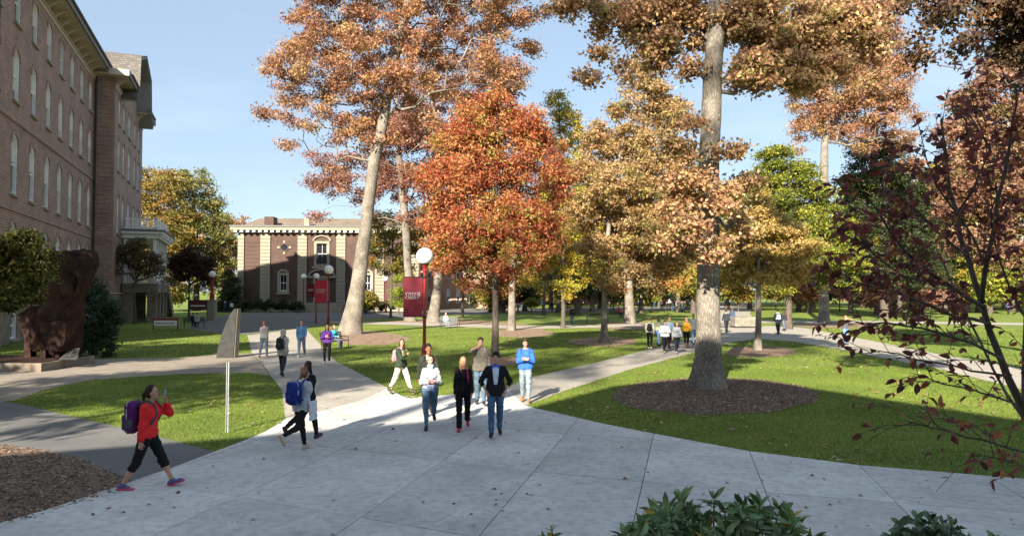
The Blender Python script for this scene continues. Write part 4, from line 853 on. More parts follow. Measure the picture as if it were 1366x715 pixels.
# trees beside and above the viewer, outside the frame: their crowns throw the dappled shade
def shade_tree(label, x, y, h, blobs, n, seed):
    make_tree('oak_tree', label, 'tree', [(x, y, 0, .45), (x, y, h*.5, .35), (x+.4, y+.3, h, .12)], blobs, OAK, nattr=420, step=1.0, zmin=h*.3, leaf=.3, nleaf=n, spread=.8, seed=seed)
shade_tree('copper oak beside the viewer on the left that dapples the lawn', -21, -1, 15, [(-19,2,10,4.5,4,3),(-23,1,12,4,4,3),(-18,0,14.5,4,4,3),(-25,-2,9.5,4,4,3),(-15.5,2.5,12.5,3,3,2.5),(-21,4,8,3,3,2)], 16000, 91)
shade_tree('second oak farther left of the viewer near the brick hall', -33, 12, 16, [(-26.5,15.5,12.2,4.2,4.2,3.5,3.5),(-24.5,20,10.5,3,3,3,3),(-33,12,11,5,5,4),(-30,15,14,4,4,3),(-36,9,14,5,5,3),(-28,11,10,3,3,2.5),(-37,15,10,4,4,3)], 24000, 92)
# crowns cast onto the middle lawn by tall trees behind the gabled hall
shade_tree('tall oak rising behind the shading hall', -17, -20, 34, [(-15,-17,31,6,5,4),(-10,-19,34,5,5,4),(-20,-19,30,5,5,4),(-13,-20,38,5,5,3),(-5,-18,33,3.5,3.5,2.5)], 7000, 93)

shade_tree('broad oak standing behind the shading hall on its left', -27, -27, 33, [(-24,-25,31,3.6,3.6,3),(-20,-29,32,3,3,2.5),(-28,-19,31,3.5,3.5,2.5),(-31,-26,30,3,3,3)], 9000, 94)
under = [(700,390,13),(745,392,12),(775,388,15),(815,392,12),(870,390,13),(915,392,11),(1035,388,15),(1075,391,12),(1120,388,15),(1155,391,13),(1200,389,15),(1240,391,13),(1275,388,15),(1312,390,14),(1348,387,17),(645,393,11),(985,391,9)]
where = ['left of the bare tree','right of the bare tree','left of the slim grey trunk','right of the slim grey trunk','right of the pale rusty trunk','left of the big trunk','right of the forked tan tree','left of the distant pale trunk','right of the distant pale trunk','behind the photographer','left below the evergreen','right below the evergreen','left behind the burgundy stems','behind the burgundy trunk','at the right frame edge','below the red maple crown','just right of the big trunk']
for i, ((px, py, rr), pl) in enumerate(zip(under, where)):
    Y = 112+8*((i*3) % 4); pal = [DKG, OLV, OAKD, DKG, GRN][i % 5]
    bl = BL([(px+random.uniform(-1.2,1.2)*rr, py+random.uniform(-.5,.7)*rr, rr*random.uniform(.5,.75)) for _ in range(7)], Y, seed=200+i)
    make_tree('understory_shrub', 'broad low shrub '+pl+' at the edge of the far wood', 'shrub', TR([(px,406,.1),(px,398,.08),(px,392,.04)], Y), bl, pal, nattr=70, step=1.0, zmin=.2, leaf=.45, nleaf=2600, spread=.9, seed=220+i, bark=BARKD, group='shrubs at the edge of the far wood')
# ------------------------------------------------------------------ foreground shrubs and burgundy tree with individual leaf shapes
def big_leaves(P, D, size, pal, asp=.4, seed=0, name='foliage', parent=None, cup=.18, mat=None, up=.6):
    """folded 6-point leaves; P positions (n,3), D pointing direction"""
    r = np.random.default_rng(seed); n = len(P); t = D/np.linalg.norm(D, axis=1, keepdims=True)
    nr = r.normal(size=(n, 3))*.5; nr[:, 2] += up; nr -= t*(nr*t).sum(1, keepdims=True); nr /= np.linalg.norm(nr, axis=1, keepdims=True)+1e-9
    b = np.cross(nr, t); s = (size*r.uniform(.65, 1.2, n))[:, None]; w = s*asp*.5
    bend = -nr*s*r.uniform(0, .25, (n, 1))
    pts = [P, P+t*s*.3+b*w*.9+nr*w*cup*2, P+t*s*.66+b*w*.85+nr*w*cup*2+bend*.4, P+t*s+bend, P+t*s*.66-b*w*.85+nr*w*cup*2+bend*.4, P+t*s*.3-b*w*.9+nr*w*cup*2, P+t*s*.5+bend*.2]
    V = np.stack(pts, 1).reshape(-1, 3); bi = (np.arange(n)*7)[:, None, None]
    Fq = (bi+np.array([[0, 6, 1, 1], [1, 6, 2, 2], [2, 6, 3, 3], [3, 6, 4, 4], [4, 6, 5, 5], [5, 6, 0, 0]])[None, :, :3]).reshape(-1, 3)
    pal = np.array(pal); k = r.choice(len(pal), n, p=pal[:, 3]/pal[:, 3].sum()); c = (pal[k, :3]*(1+.2*r.normal(size=(n, 1)))).clip(.003, .9)
    o = link(name, np_mesh(name, V, Fq, mat or LEAF, col=np.repeat(c, 7, 0), smooth=True), parent); return o
LEAFG = leaf_mat('waxy_leaf', .12, .32)
def rhodo(label, base, tips, size, pal, seed, nl=9, cat='bush', stems=.012, asp=.33):
    r = np.random.default_rng(seed); root = empty('foreground_bush', base, 0, label, cat); o = np.array(base)
    m = MB(); P = []; D = []
    hubs = [Vector((o[0]+r.uniform(-.25, .25), o[1]+r.uniform(-.2, .2), tips[0][2]*.45)) for _ in range(5)]
    for h in hubs: m.tube([Vector(base)-Vector(base), (Vector(h)-Vector(base))*.6+Vector((.04, 0, 0)), Vector(h)-Vector(base)], [stems*1.8, stems*1.4, stems*1.1], 6)
    for t in tips:
        t = Vector(t); h = min(hubs, key=lambda q: (q-t).length); mid = h.lerp(t, .55)+Vector((r.normal()*.04, r.normal()*.04, -.02))
        m.tube([h-Vector(base), mid-Vector(base), t-Vector(base)], [stems, stems*.7, stems*.4], 5)
        ax = (t-mid).normalized(); ax = (ax+Vector((0, 0, .7))).normalized(); u = ax.orthogonal().normalized(); w = ax.cross(u)
        for ring in range(2):
            for k in range(nl if ring == 0 else nl//2):
                a = 2*math.pi*(k+r.uniform(-.2, .2))/(nl if ring == 0 else nl//2)+ring
                tilt = r.uniform(.0, .45) if ring == 0 else r.uniform(.8, 1.6)
                d = (u*math.cos(a)+w*math.sin(a))+ax*tilt; P.append(t-ax*.03*(1-ring)-Vector(base)); D.append(d)
        for q in (.75, .88):                          # leaves a little down the shoot
            c = mid.lerp(t, q)-Vector(base)
            for k in range(3):
                a = r.uniform(0, 6.28); P.append(c); D.append((u*math.cos(a)+w*math.sin(a))+ax*.1)
    m.build('stem', BARKD, root, smooth=True)
    f = big_leaves(np.array([tuple(p) for p in P]), np.array([tuple(d) for d in D]), size, pal, asp, seed, 'foliage', root, mat=LEAFG); f['kind'] = 'stuff'
    return root
RH = [(.16,.26,.105,4), (.23,.34,.15,3), (.08,.15,.06,2), (.5,.34,.06,.3)]
rs = random.Random(3)
def tips_for(cpx, top, half, Y, n, thick=.5, low=730):
    out = []
    while len(out) < n:
        x = rs.uniform(-1, 1); t = top+(low-top)*(abs(x)**1.6)*.8; py = rs.uniform(t, low+40)
        y = Y+rs.uniform(-thick, thick); w = W(cpx+x*half, py, y); out.append(tuple(w))
    return out
rhodo('leafy green rhododendron at the bottom edge right of centre', (W(960,715,4.6).x, 4.6, 0), tips_for(962, 650, 130, 4.6, 112), .12, RH, 5)
rhodo('smaller glossy green shrub at the bottom edge further right', (W(1235,715,4.6).x, 4.6, 0), tips_for(1235, 682, 75, 4.6, 60, .35), .075, [(.12,.2,.11,4),(.16,.25,.13,3),(.07,.12,.08,2)], 6, 7, asp=.55)
rhodo('few green leaf tips poking up at the bottom left of the rhododendron', (W(735,715,4.6).x, 4.6, 0), tips_for(735, 706, 24, 4.6, 12, .2), .07, RH, 7)
rhodo('sprig of leaves at the bottom right corner', (W(1345,725,4.4).x, 4.4, 0), tips_for(1350, 706, 30, 4.4, 10, .2), .07, RH, 8)

# burgundy ornamental tree on the right, close to the viewer
def burgundy():
    r = np.random.default_rng(31); Y = 5.6
    base = (W(1480,700,Y).x, Y, 0); root = empty('ornamental_tree', base, 0, 'burgundy leaved tree with thin dark branches spreading in from the right edge', 'tree')
    segs = []                                          # (points, r0, r1)
    def br(pts, r0, r1, Yo=0): 
        q = [W(p[0], p[1], Y+Yo+(p[2] if len(p) > 2 else 0)) for p in pts]; segs.append((q, r0, r1)); return q
    tr = [Vector((base[0], Y, 0))]+[W(px, py, Y) for px, py in ((1420,640),(1380,580),(1352,520),(1330,460),(1310,405))]
    segs.append((tr, .042, .022))
    br([(1310,405),(1290,340,.1),(1270,270,.2),(1262,210,.3),(1255,160,.3)], .024, .008)
    br([(1310,405),(1320,330,-.2),(1335,250,-.3),(1350,170,-.3),(1358,110,-.4)], .02, .007)
    br([(1310,408),(1260,380,-.2),(1215,345,-.3),(1180,300,-.4),(1160,265,-.4)], .018, .005)
    br([(1320,430),(1270,420,-.3),(1220,400,-.5),(1170,385,-.6),(1130,372,-.7)], .014, .004)
    br([(1338,480),(1290,455,-.5),(1240,440,-.7),(1190,432,-.9),(1140,432,-1)], .013, .004)
    br([(1345,500),(1290,492,.2),(1230,480,.3),(1180,470,.3),(1135,470,.3)], .010, .003)
    br([(1362,540),(1310,525,-.5),(1260,510,-.6),(1215,500,-.7)], .009, .003)
    br([(1380,580),(1340,520,.6),(1300,440,.8),(1270,380,.9),(1250,330,1)], .014, .005)
    br([(1400,610),(1350,600,-.6),(1300,585,-.8),(1245,570,-1),(1205,562,-1)], .010, .003)
    br([(1366,555),(1366,470,.4),(1372,380,.4),(1380,300,.4),(1375,220,.4)], .02, .008)
    br([(1420,640),(1440,500,-.2),(1430,380,-.2),(1400,280,-.2),(1385,180,-.2)], .02, .008)
    br([(1290,340),(1250,310,-.4),(1210,270,-.6),(1190,225,-.7)], .009, .003)
    br([(1270,300),(1300,250,-.5),(1320,200,-.6),(1300,150,-.7)], .009, .003)
    br([(1320,360),(1290,300,-.8),(1250,250,-1),(1230,200,-1)], .009, .003)
    br([(1366,420),(1340,370,-.8),(1320,300,-1),(1330,240,-1)], .009, .003)
    br([(1260,380),(1210,370,-.6),(1160,335,-.8),(1135,300,-.9)], .008, .003)
    br([(1400,620),(1380,630,-.3),(1340,612,-.5),(1300,606,-.6)], .006, .002)
    twigs = []; rr = random.Random(8)
    for q, r0, r1 in list(segs):
        if q is segs[0][0]: continue
        n = 15 if (q[-1].z-CAMH)*F/q[-1].y > -45 else 12
        for k in range(n):
            t = .15+.85*k/n; i = min(int(t*(len(q)-1)), len(q)-2); f = t*(len(q)-1)-i; p = q[i].lerp(q[i+1], f)
            ax = (q[i+1]-q[i]).normalized(); d = (ax*rr.uniform(.3, 1)+Vector((rr.uniform(-1, .6), rr.uniform(-1, 1), rr.uniform(-.5, .9)))).normalized()
            L = rr.uniform(.18, .62); e = p+d*L; m1 = p.lerp(e, .5)+Vector((0, 0, L*.08))
            twigs.append(([p, m1, e], .0035, .0014))
            if rr.random() < .6:
                e2 = m1+(d+Vector((rr.uniform(-1, 1), rr.uniform(-1, 1), rr.uniform(-.4, .6)))).normalized()*L*.5; twigs.append(([m1, m1.lerp(e2, .5), e2], .0024, .0012))
    m = MB()
    for q, r0, r1 in segs:
        n = 9; pts = []
        for k in range(n+1):
            t = k/n*(len(q)-1); i = min(int(t), len(q)-2); pts.append(q[i].lerp(q[i+1], t-i)+Vector((rr.uniform(-1,1), rr.uniform(-1,1), rr.uniform(-1,1)))*.012-Vector(base))
        m.tube(pts, [r0+(r1-r0)*k/n for k in range(n+1)], 7)
    m.build('trunk', BARKD, root, smooth=True)
    m = MB()
    for q, r0, r1 in twigs: m.tube([p-Vector(base) for p in q], [r0, (r0+r1)/2, r1], 4)
    m.build('twigs', BARKD, root)['kind'] = 'stuff'
    P = []; D = []
    for q, r0, r1 in twigs:
        top = (q[2].z-CAMH)*F/q[2].y; k_ = 6 if top > 40 else (7 if top > -70 else 3)
        for k in range(k_):
            if rr.random() < .12: continue
            t = rr.uniform(.2, 1.0); p = q[0].lerp(q[1], t*2) if t < .5 else q[1].lerp(q[2], t*2-1)
            ax = (q[2]-q[0]).normalized(); d = ax*.6+Vector((rr.uniform(-1, 1), rr.uniform(-1, 1), rr.uniform(-1.1, .3))); P.append(tuple(p-Vector(base))); D.append(tuple(d))
    big_leaves(np.array(P), np.array(D), .075, BUR, .55, 9, 'crown', root, up=.8)['kind'] = 'stuff'
burgundy()

# ------------------------------------------------------------------ grass blades, fallen leaves, mulch chips
def inside(pts, poly):
    x, y = pts[:, 0], pts[:, 1]; r = np.zeros(len(pts), bool); n = len(poly); j = n-1
    for i in range(n):
        xi, yi = poly[i]; xj, yj = poly[j]; c = ((yi > y) != (yj > y)) & (x < (xj-xi)*(y-yi)/(yj-yi+1e-12)+xi); r ^= c; j = i
    return r
def on_path(p):
    m = np.zeros(len(p), bool)
    for q in POLYS: m |= inside(p, q)
    return m
def vis(p, m=1.0): return (np.abs(p[:, 0]) < p[:, 1]*.74+m) & (p[:, 1] > 7)
def blades(n, y0, y1, hgt, wid, seed):
    r = np.random.default_rng(seed); y = y0+(y1-y0)*r.uniform(size=n)**.75; x = (r.uniform(-1, 1, n))*(y*.74+1); p = np.stack([x, y], 1)
    p = p[~on_path(p)]; n = len(p); a = r.uniform(0, 2*np.pi, n); h = hgt*r.uniform(.5, 1.3, n); w = wid*r.uniform(.7, 1.3, n)
    d = np.stack([np.cos(a)*w, np.sin(a)*w, np.zeros(n)], 1); lean = np.stack([r.normal(size=n)*h*.45, r.normal(size=n)*h*.45, h], 1); b = np.concatenate([p, np.zeros((n, 1))], 1)
    V = np.stack([b-d, b+d, b+lean], 1).reshape(-1, 3)
    pn = np.array([noise.noise((q[0]*.35, q[1]*.35, 0)) for q in p[::1]]) if n < 400000 else np.zeros(n)
    c = np.array([[.15, .225, .03]])*(1+.3*pn[:, None])+np.array([[.05, .03, .004]])*np.maximum(0, pn+.1)[:, None]+r.normal(size=(n, 1))*.012*np.array([[1, 1, .3]])
    dry = r.uniform(size=n) < .05; c[dry] = [.22, .18, .07]
    return np_mesh('grass_blades', V, np.arange(n*3).reshape(-1, 3), LEAF, col=np.repeat(c.clip(.004, .5), 3, 0))
tag(link('grass_blades', blades(280000, 10.5, 30, .05, .0075, 5)), 'short mown grass blades of the near lawns', 'grass', kind='stuff')
tag(link('grass_blades', blades(120000, 28, 60, .06, .02, 6)), 'short mown grass blades of the farther lawns', 'grass', kind='stuff')
def litter(n, xy, size, z, pal, seed, label, name='fallen_leaves'):
    r = np.random.default_rng(seed); P = np.stack([xy[:, 0], xy[:, 1], np.full(len(xy), z)], 1); n = len(P)
    a = r.uniform(0, 2*np.pi, n); s = (size*r.uniform(.5, 1.3, n))[:, None]; t = np.stack([np.cos(a), np.sin(a), r.normal(size=n)*.15], 1); b = np.stack([-np.sin(a), np.cos(a), r.normal(size=n)*.25], 1)
    up = np.array([[0, 0, 1.]])*s*r.uniform(.05, .35, (n, 1))
    V = np.stack([P-t*s*.5, P+b*s*.35+up, P+t*s*.5+up*.3, P-b*s*.35+up*.6], 1).reshape(-1, 3); V[:, 2] = np.maximum(V[:, 2], z)
    pal = np.array(pal); k = r.choice(len(pal), n, p=pal[:, 3]/pal[:, 3].sum()); c = (pal[k, :3]*(1+.2*r.normal(size=(n, 1)))).clip(.01, .9)
    return tag(link(name, np_mesh(name, V, np.arange(n*4).reshape(-1, 4), LEAF, col=np.repeat(c, 4, 0))), label, 'leaves', kind='stuff')
DRY = [(.30,.17,.08,4), (.22,.11,.06,3), (.42,.27,.13,2), (.38,.30,.2,1)]
r_ = np.random.default_rng(44)
def scatter(n, y0, y1, pw=.8):
    y = y0+(y1-y0)*r_.uniform(size=n)**pw; return np.stack([r_.uniform(-1, 1, n)*(y*.74+.5), y], 1)
p = scatter(9500, 10, 60); pn = np.array([noise.noise((q[0]*.18, q[1]*.18, 5)) for q in p]); p = p[(pn > -.12) & ~on_path(p)]
litter(0, p, .125, .04, DRY+[(.5,.42,.3,2)], 1, 'dry brown leaves scattered over the lawns')
plz = POLYS[-1]; p = scatter(430, 8, 24); p = p[inside(p, plz)]
litter(0, p, .075, .027, [(.16,.08,.05,3), (.26,.14,.08,3), (.1,.06,.04,2)], 2, 'curled brown leaves lying on the concrete plaza')
pr3 = scatter(9000, 20, 100); mm = np.zeros(len(pr3), bool)
for q, o_ in zip(POLYS, range(99)):
    if o_ in range(8, 16): mm |= inside(pr3, q)
litter(0, pr3[mm], .14, .03, DRY, 3, 'brown leaves covering the beds under the trees')
# chips on the two dark mulch beds
for poly, nn, sd, lab in ((POLYS[16], 30000, 5, 'bark chips round the foot of the big trunk'), (POLYS[2], 26000, 6, 'pine needles and bark chips of the lower left bed')):
    lo, hi = poly.min(0), poly.max(0); q = np.random.default_rng(sd).uniform(size=(nn, 2))*(hi-lo)+lo; c_ = poly.mean(0); q = c_+(q-c_)*1.04; r5 = np.random.default_rng(sd+50).uniform(.93, 1.045, size=(len(q), 1)); q = q[inside(c_+(q-c_)/r5, poly)]; q = q[vis(q)]
    litter(0, q, .075 if sd == 5 else .06, .02, [(.22,.155,.115,3), (.32,.23,.165,3), (.48,.36,.26,2), (.12,.085,.06,1.4)], sd, lab, 'mulch_chips')
# ------------------------------------------------------------------ people: signed-distance bodies turned into one continuous mesh each
def rc(P, a, b, ra, rb, fy=1.0):
    a, b = np.asarray(a, float), np.asarray(b, float); d = b-a; q = P-a
    if fy != 1.0: q = q*np.array([1, 1/fy, 1]); d = d*np.array([1, 1/fy, 1])
    h = np.clip((q@d)/(d@d+1e-12), 0, 1); return np.linalg.norm(q-h[..., None]*d, axis=-1)-(ra+(rb-ra)*h)
def el(P, c, r):
    r = np.asarray(r, float); q = (P-np.asarray(c, float))/r; k = np.linalg.norm(q, axis=-1); return (k-1)*r.min()*(.5+.5*1)*1.15
def rbox(P, c, h, r):
    q = np.abs(P-np.asarray(c))-(np.asarray(h)-r); return np.linalg.norm(np.maximum(q, 0), axis=-1)+np.minimum(q.max(-1), 0)-r
def smin(a, b, k):
    h = np.clip(.5+.5*(b-a)/k, 0, 1); return b+(a-b)*h-k*h*(1-h)
def smax(a, b, k): return -smin(-a, -b, k)
def nets(fn, lo, hi, vox):
    lo, hi = np.asarray(lo, float), np.asarray(hi, float); n = np.ceil((hi-lo)/vox).astype(int)+1
    g = np.stack(np.meshgrid(*[lo[i]+vox*np.arange(n[i]) for i in range(3)], indexing='ij'), -1)
    D = fn(g); s = D < 0
    if not s.any(): return np.zeros((0, 3)), np.zeros((0, 4), int)
    X, Y, Z = [k-1 for k in D.shape]
    acc = np.zeros((X, Y, Z, 3)); cnt = np.zeros((X, Y, Z))
    cor = [(i, j, k) for i in (0, 1) for j in (0, 1) for k in (0, 1)]
    sl = lambda A, c: A[c[0]:c[0]+X, c[1]:c[1]+Y, c[2]:c[2]+Z]
    for a in cor:
        for ax in range(3):
            if a[ax]: continue
            b = list(a); b[ax] = 1; da, db = sl(D, a), sl(D, b); m = (da < 0) != (db < 0)
            if not m.any(): continue
            t = np.where(m, da/np.where(m, da-db, 1), 0); p = np.zeros((X, Y, Z, 3)); p[..., 0] = a[0]; p[..., 1] = a[1]; p[..., 2] = a[2]; p[..., ax] += t
            acc += p*m[..., None]; cnt += m
    act = cnt > 0; idx = -np.ones((X, Y, Z), int); idx[act] = np.arange(act.sum())
    ijk = np.argwhere(act); V = (ijk+acc[act]/cnt[act][:, None])*vox+lo; F_ = []
    for ax in range(3):
        o1, o2 = (ax+1) % 3, (ax+2) % 3; a = s; b = np.roll(s, -1, ax); ch = a != b
        ii = np.argwhere(ch); ok = (ii[:, ax] < n[ax]-1) & (ii[:, o1] > 0) & (ii[:, o2] > 0) & (ii[:, o1] < n[o1]-1) & (ii[:, o2] < n[o2]-1); ii = ii[ok]
        if not len(ii): continue
        def at(d1, d2): q = ii.copy(); q[:, o1] -= d1; q[:, o2] -= d2; return idx[q[:, 0], q[:, 1], q[:, 2]]
        q = np.stack([at(1, 1), at(0, 1), at(0, 0), at(1, 0)], 1); fl = ~s[ii[:, 0], ii[:, 1], ii[:, 2]]; q[fl] = q[fl][:, ::-1]; F_.append(q)
    return V, np.concatenate(F_)
def U(a): return np.array(a, float)
def nrm(a): a = U(a); return a/(np.linalg.norm(a)+1e-9)
def ik(S, T, l1, l2, hint):
    S, T = U(S), U(T); d = T-S; L = min(np.linalg.norm(d), (l1+l2)*.995); T = S+nrm(d)*L; a = (l1*l1-l2*l2+L*L)/(2*L); h = math.sqrt(max(0, l1*l1-a*a))
    x = nrm(d); hv = U(hint)-x*np.dot(hint, x); return S+x*a+nrm(hv)*h, T
MC = {}
def clothm(c, k=''):
    key = ('c', tuple(c)); 
    if key not in MC: MC[key] = cloth('cloth_%02d' % len(MC), c)
    return MC[key]
def jeansm(c):
    key = ('j', tuple(c))
    if key not in MC: MC[key] = M('denim_%02d' % len(MC), c, .85, 0, 7, .4, 70, c2=tuple(min(1, x*1.9+.02) for x in c), dist=.005, spec=.2)
    return MC[key]
def hairm(c):
    key = ('h', tuple(c))
    if key not in MC: MC[key] = M('hair_%02d' % len(MC), c, .65, .35, 30, .7, 90, dist=.006, spec=.2, stretch=(3, 3, .4))
    return MC[key]
EYE = M('eye_dark', (.02, .014, .01), .2); LIP = M('lip', (.38, .12, .1), .5)
def person(name, label, px, py, face, H=1.70, fem=False, skin=None, legs=((18, 8), (-16, 22)), arms=None, lean=2, yaw=0, nod=0,
           top=None, bottom=None, shoe=(.02, .02, .02), hair=None, res=1.0, sit=0, group=None, build=1.0, face_on=True, loc=None):
    """legs: (hip, knee) degrees right,left; arms: (wrist target or (swing, elbow)) right,left; face: degrees, 0 looks at the camera"""
    g = loc if loc is not None else G(px, py); z0 = .024
    s = H/1.75; root = empty(name, (g[0], g[1], z0), R(face), label, 'person', group); skin = skin or SKIN
    hw = .095 if fem else .088; sw = (.148 if fem else .172)*build; P = {}
    P['hip'] = [U((-hw, 0, 0)), U((hw, 0, 0))]; side = (-1, 1)
    leg = []
    for i in (0, 1):
        a, k = R(legs[i][0]), R(legs[i][1]); h = P['hip'][i]; kn = h+U((side[i]*.01, -math.sin(a), -math.cos(a)))*.43
        an = kn+U((side[i]*(-.005), -math.sin(a-k), -math.cos(a-k)))*.415; leg.append([h, kn, an, a-k])
    sole = []
    for i in (0, 1):
        sh = leg[i][3]; pitch = legs[i][2] if len(legs[i]) > 2 else (12 if sh > .15 else (min(45, -math.degrees(sh)*1.1)*-1 if sh < -.25 else 0))
        leg[i].append(R(pitch)); p = R(pitch); fwd = U((side[i]*.12, -math.cos(p), math.sin(p))); upv = nrm(U((0, math.sin(p), math.cos(p))))
        heel = leg[i][2]-upv*.065-fwd*.05; toe = leg[i][2]-upv*.072+fwd*.17; leg[i] += [fwd, upv, heel, toe]; sole.append(min(heel[2], toe[2]))
    dz = -min(sole)+.022
    if sit: dz = sit/s+.1
    for l in leg:
        for j in (0, 1, 2, 7, 8): l[j] = l[j]+U((0, 0, dz))
    hz = dz; ln = R(lean); Rl = np.array([[1, 0, 0], [0, math.cos(ln), -math.sin(ln)], [0, math.sin(ln), math.cos(ln)]])
    def T(p): return U((0, 0, hz))+Rl@(U(p))                                    # torso frame, origin at hips
    bw = build
    tor = [(T((-.07*bw, 0, .02)), T((.07*bw, 0, .02)), .112*bw, .112*bw, .85), (T((-.05*bw, .0, .19)), T((.05*bw, 0, .19)), .092*bw+(0 if fem else .008), .092*bw+(0 if fem else .008), .85),
           (T((-.075*bw, 0, .36)), T((.075*bw, 0, .36)), .106*bw, .106*bw, .85), (T((-sw+.045, .01, .45)), T((sw-.045, .01, .45)), .058, .058, 1), (T((-.045, .015, .487)), T((.045, .015, .487)), .045, .045, 1)]
    if fem: tor += [(T((-.065, -.075, .355)), T((.065, -.075, .355)), .062, .062, 1)]
    neck = (T((0, .015, .47)), T((0, -.005, .62)), .058 if not fem else .05, .05 if not fem else .043, 1)
    hc = T((0, -.014, .688))
    sh = [T((-sw, .005, .452)), T((sw, .005, .452))]; arm = []
    arms = arms or ((-22, 12), (22, 25))
    for i in (0, 1):
        A = arms[i]
        if len(A) == 2:
            a, e = R(A[0]), R(A[1]); d1 = nrm((side[i]*.16, -math.sin(a), -math.cos(a))); elb = sh[i]+d1*.29; d2 = nrm((side[i]*.02, -math.sin(a+e), -math.cos(a+e))); wr = elb+d2*.25; pn = U((-side[i], 0, 0))
        else:
            hint = A[3] if len(A) > 3 else (side[i]*.8, .5, -.6); elb, wr = ik(sh[i], T(A[:3]), .29, .25, hint); pn = A[4] if len(A) > 4 else U((-side[i]*.3, .7, 0))
        arm.append((sh[i], elb, wr, pn))
    vx = .0162*res**.95
    def inst(V): return V*s
    # ---- body (trunk, limbs) as one surface
    def f_torso(Pq, e=0.0):
        D = None
        for t in tor:
            d = rc(Pq, t[0], t[1], t[2]+e, t[3]+e*(.6 if t is tor[-1] or t[2] < .05 else 1), t[4]); D = d if D is None else smin(D, d, .06)
        return D
    def f_legs(Pq, e1, e2, k=.03, e0=None):
        D = None
        for i, l in enumerate(leg):
            q = smin(rc(Pq, l[0], l[1], .082*bw+(e1 if e0 is None else e0), .053*bw+e1), rc(Pq, l[1], l[2], .052*bw+e1, .036+e2), .02)
            q = smin(q, rc(Pq, l[1]+U((0, .018, -.06)), l[1]+(l[2]-l[1])*.55+U((0, .012, 0)), .04*bw+e1*.6, .036+e1*.6), .03)
            D = q if D is None else smin(D, q, k)
        return D
    def f_arms(Pq, e1, e2, cut=0):
        D = None
        for (a, b, c, _) in arm:
            q = smin(rc(Pq, a, b, .047*bw+e1*.8, .038*bw+e1*.8), rc(Pq, b, c, .036*bw+e1*.8, .025+e2*.8), .02); D = q if D is None else np.minimum(D, q)
        return D
    allp = np.array([p for l in leg for p in (l[0], l[1], l[2], l[7], l[8])]+[p for a in arm for p in a[:3]]+[hc]+[T((0, 0, 0))])
    lo, hi = allp.min(0)-.2, allp.max(0)+.2
    top = top or {}; bottom = bottom or {}
    def f_body(Pq):
        D = smin(f_torso(Pq), f_legs(Pq, 0, 0), .04); D = smin(D, f_arms(Pq, 0, 0), .03); D = smin(D, rc(Pq, *neck), .03)
        for l in leg: D = smin(D, rc(Pq, l[7]+l[6]*.012, l[8]+l[6]*.0, .03, .022), .02)
        return D
    parts = [nets(f_body, lo, (hi[0], hi[1], hz+.64), .028 if res < 1.3 else .04)]
    # ---- head
    yw, nd = R(yaw), R(nod); Rz = np.array([[math.cos(yw), -math.sin(yw), 0], [math.sin(yw), math.cos(yw), 0], [0, 0, 1]]); Rx = np.array([[1, 0, 0], [0, math.cos(nd), -math.sin(nd)], [0, math.sin(nd), math.cos(nd)]])
    RH_ = Rz@Rx; hs = .93 if not fem else .90
    def f_head(Q):
        Q = Q/hs
        D = smin(el(Q, (0, .014, .035), (.074, .094, .1)), el(Q, (0, -.022, -.04), (.056, .066, .078)), .03)
        D = smin(D, rc(Q, (-.012, -.075, -.098), (.012, -.075, -.098), .017, .017), .025)
        D = smin(D, rc(Q, (0, .01, -.05), (0, .03, -.15), .05, .052), .03)
        if res < 1.6:
            for x in (-1, 1):
                D = -smin(-D, el(Q, (x*.031, -.098, .014), (.021, .018, .014)), .012)
                D = smin(D, rc(Q, (x*.018, -.083, .036), (x*.045, -.073, .034), .009, .007), .012)
                D = smin(D, el(Q, (x*.075, .012, -.005), (.012, .02, .032)), .008)
                D = smin(D, el(Q, (x*.04, -.06, -.02), (.022, .022, .022)), .03)
            D = smin(D, rc(Q, (0, -.084, .02), (0, -.107, -.020), .008, .012), .012)
            D = smin(D, rc(Q, (-.018, -.083, -.054), (.018, -.083, -.054), .008, .008), .01)
        return D*hs
    Vh, Fh = nets(f_head, (-.1, -.13, -.16), (.1, .13, .15), .0075*max(1, res*.9) if res < 1.6 else .02)
    parts.append((Vh@RH_.T+hc, Fh))
    # ---- hands with five fingers
    def hand(i):
        a, b, w, pn = arm[i]; d = nrm(w-b); n = nrm(U(pn)-d*np.dot(pn, d)); sd = np.cross(d, n); grip = top.get('grip', (.25, .25))[i]
        thumb = 1 if np.dot(sd, U((0, -1, 0)))+np.dot(sd, U((0, 0, .4))) > 0 else -1; sd = sd*thumb
        fr = np.stack([sd, n, d], 1)
        def f(Q):
            D = rc(Q, (-.02, 0, .03), (.02, 0, .03), .017, .017, .8); D = smin(D, rc(Q, (-.024, 0, .07), (.026, 0, .072), .0135, .0135, .8), .02); D = smin(D, rc(Q, (0, 0, -.03), (0, 0, .02), .023, .02), .02)
            for k, (x, L) in enumerate(((.028, .07), (.010, .078), (-.008, .072), (-.025, .056))):
                c1, c2 = grip*.9+.04*k, grip*2.4+.06*k; p0 = U((x, 0, .078)); p1 = p0+U((x*.12, math.sin(c1), math.cos(c1)))*L*.48; p2 = p1+U((0, math.sin(c2), math.cos(c2)))*L*.5
                D = np.minimum(D, smin(rc(Q, p0, p1, .0088, .0082), rc(Q, p1, p2, .008, .0066), .004))
            t0 = U((.02, .004, .018)); t1 = U((.046, .014, .05)); t2 = U((.046, .022+grip*.02, .083)); D = smin(D, smin(rc(Q, t0, t1, .012, .0095), rc(Q, t1, t2, .0092, .0075), .004), .008)
            return D
        V, F_ = nets(f, (-.06, -.05, -.06), (.075, .12, .18), .0066 if res < 1.3 else .0135); return V@fr.T+w, F_
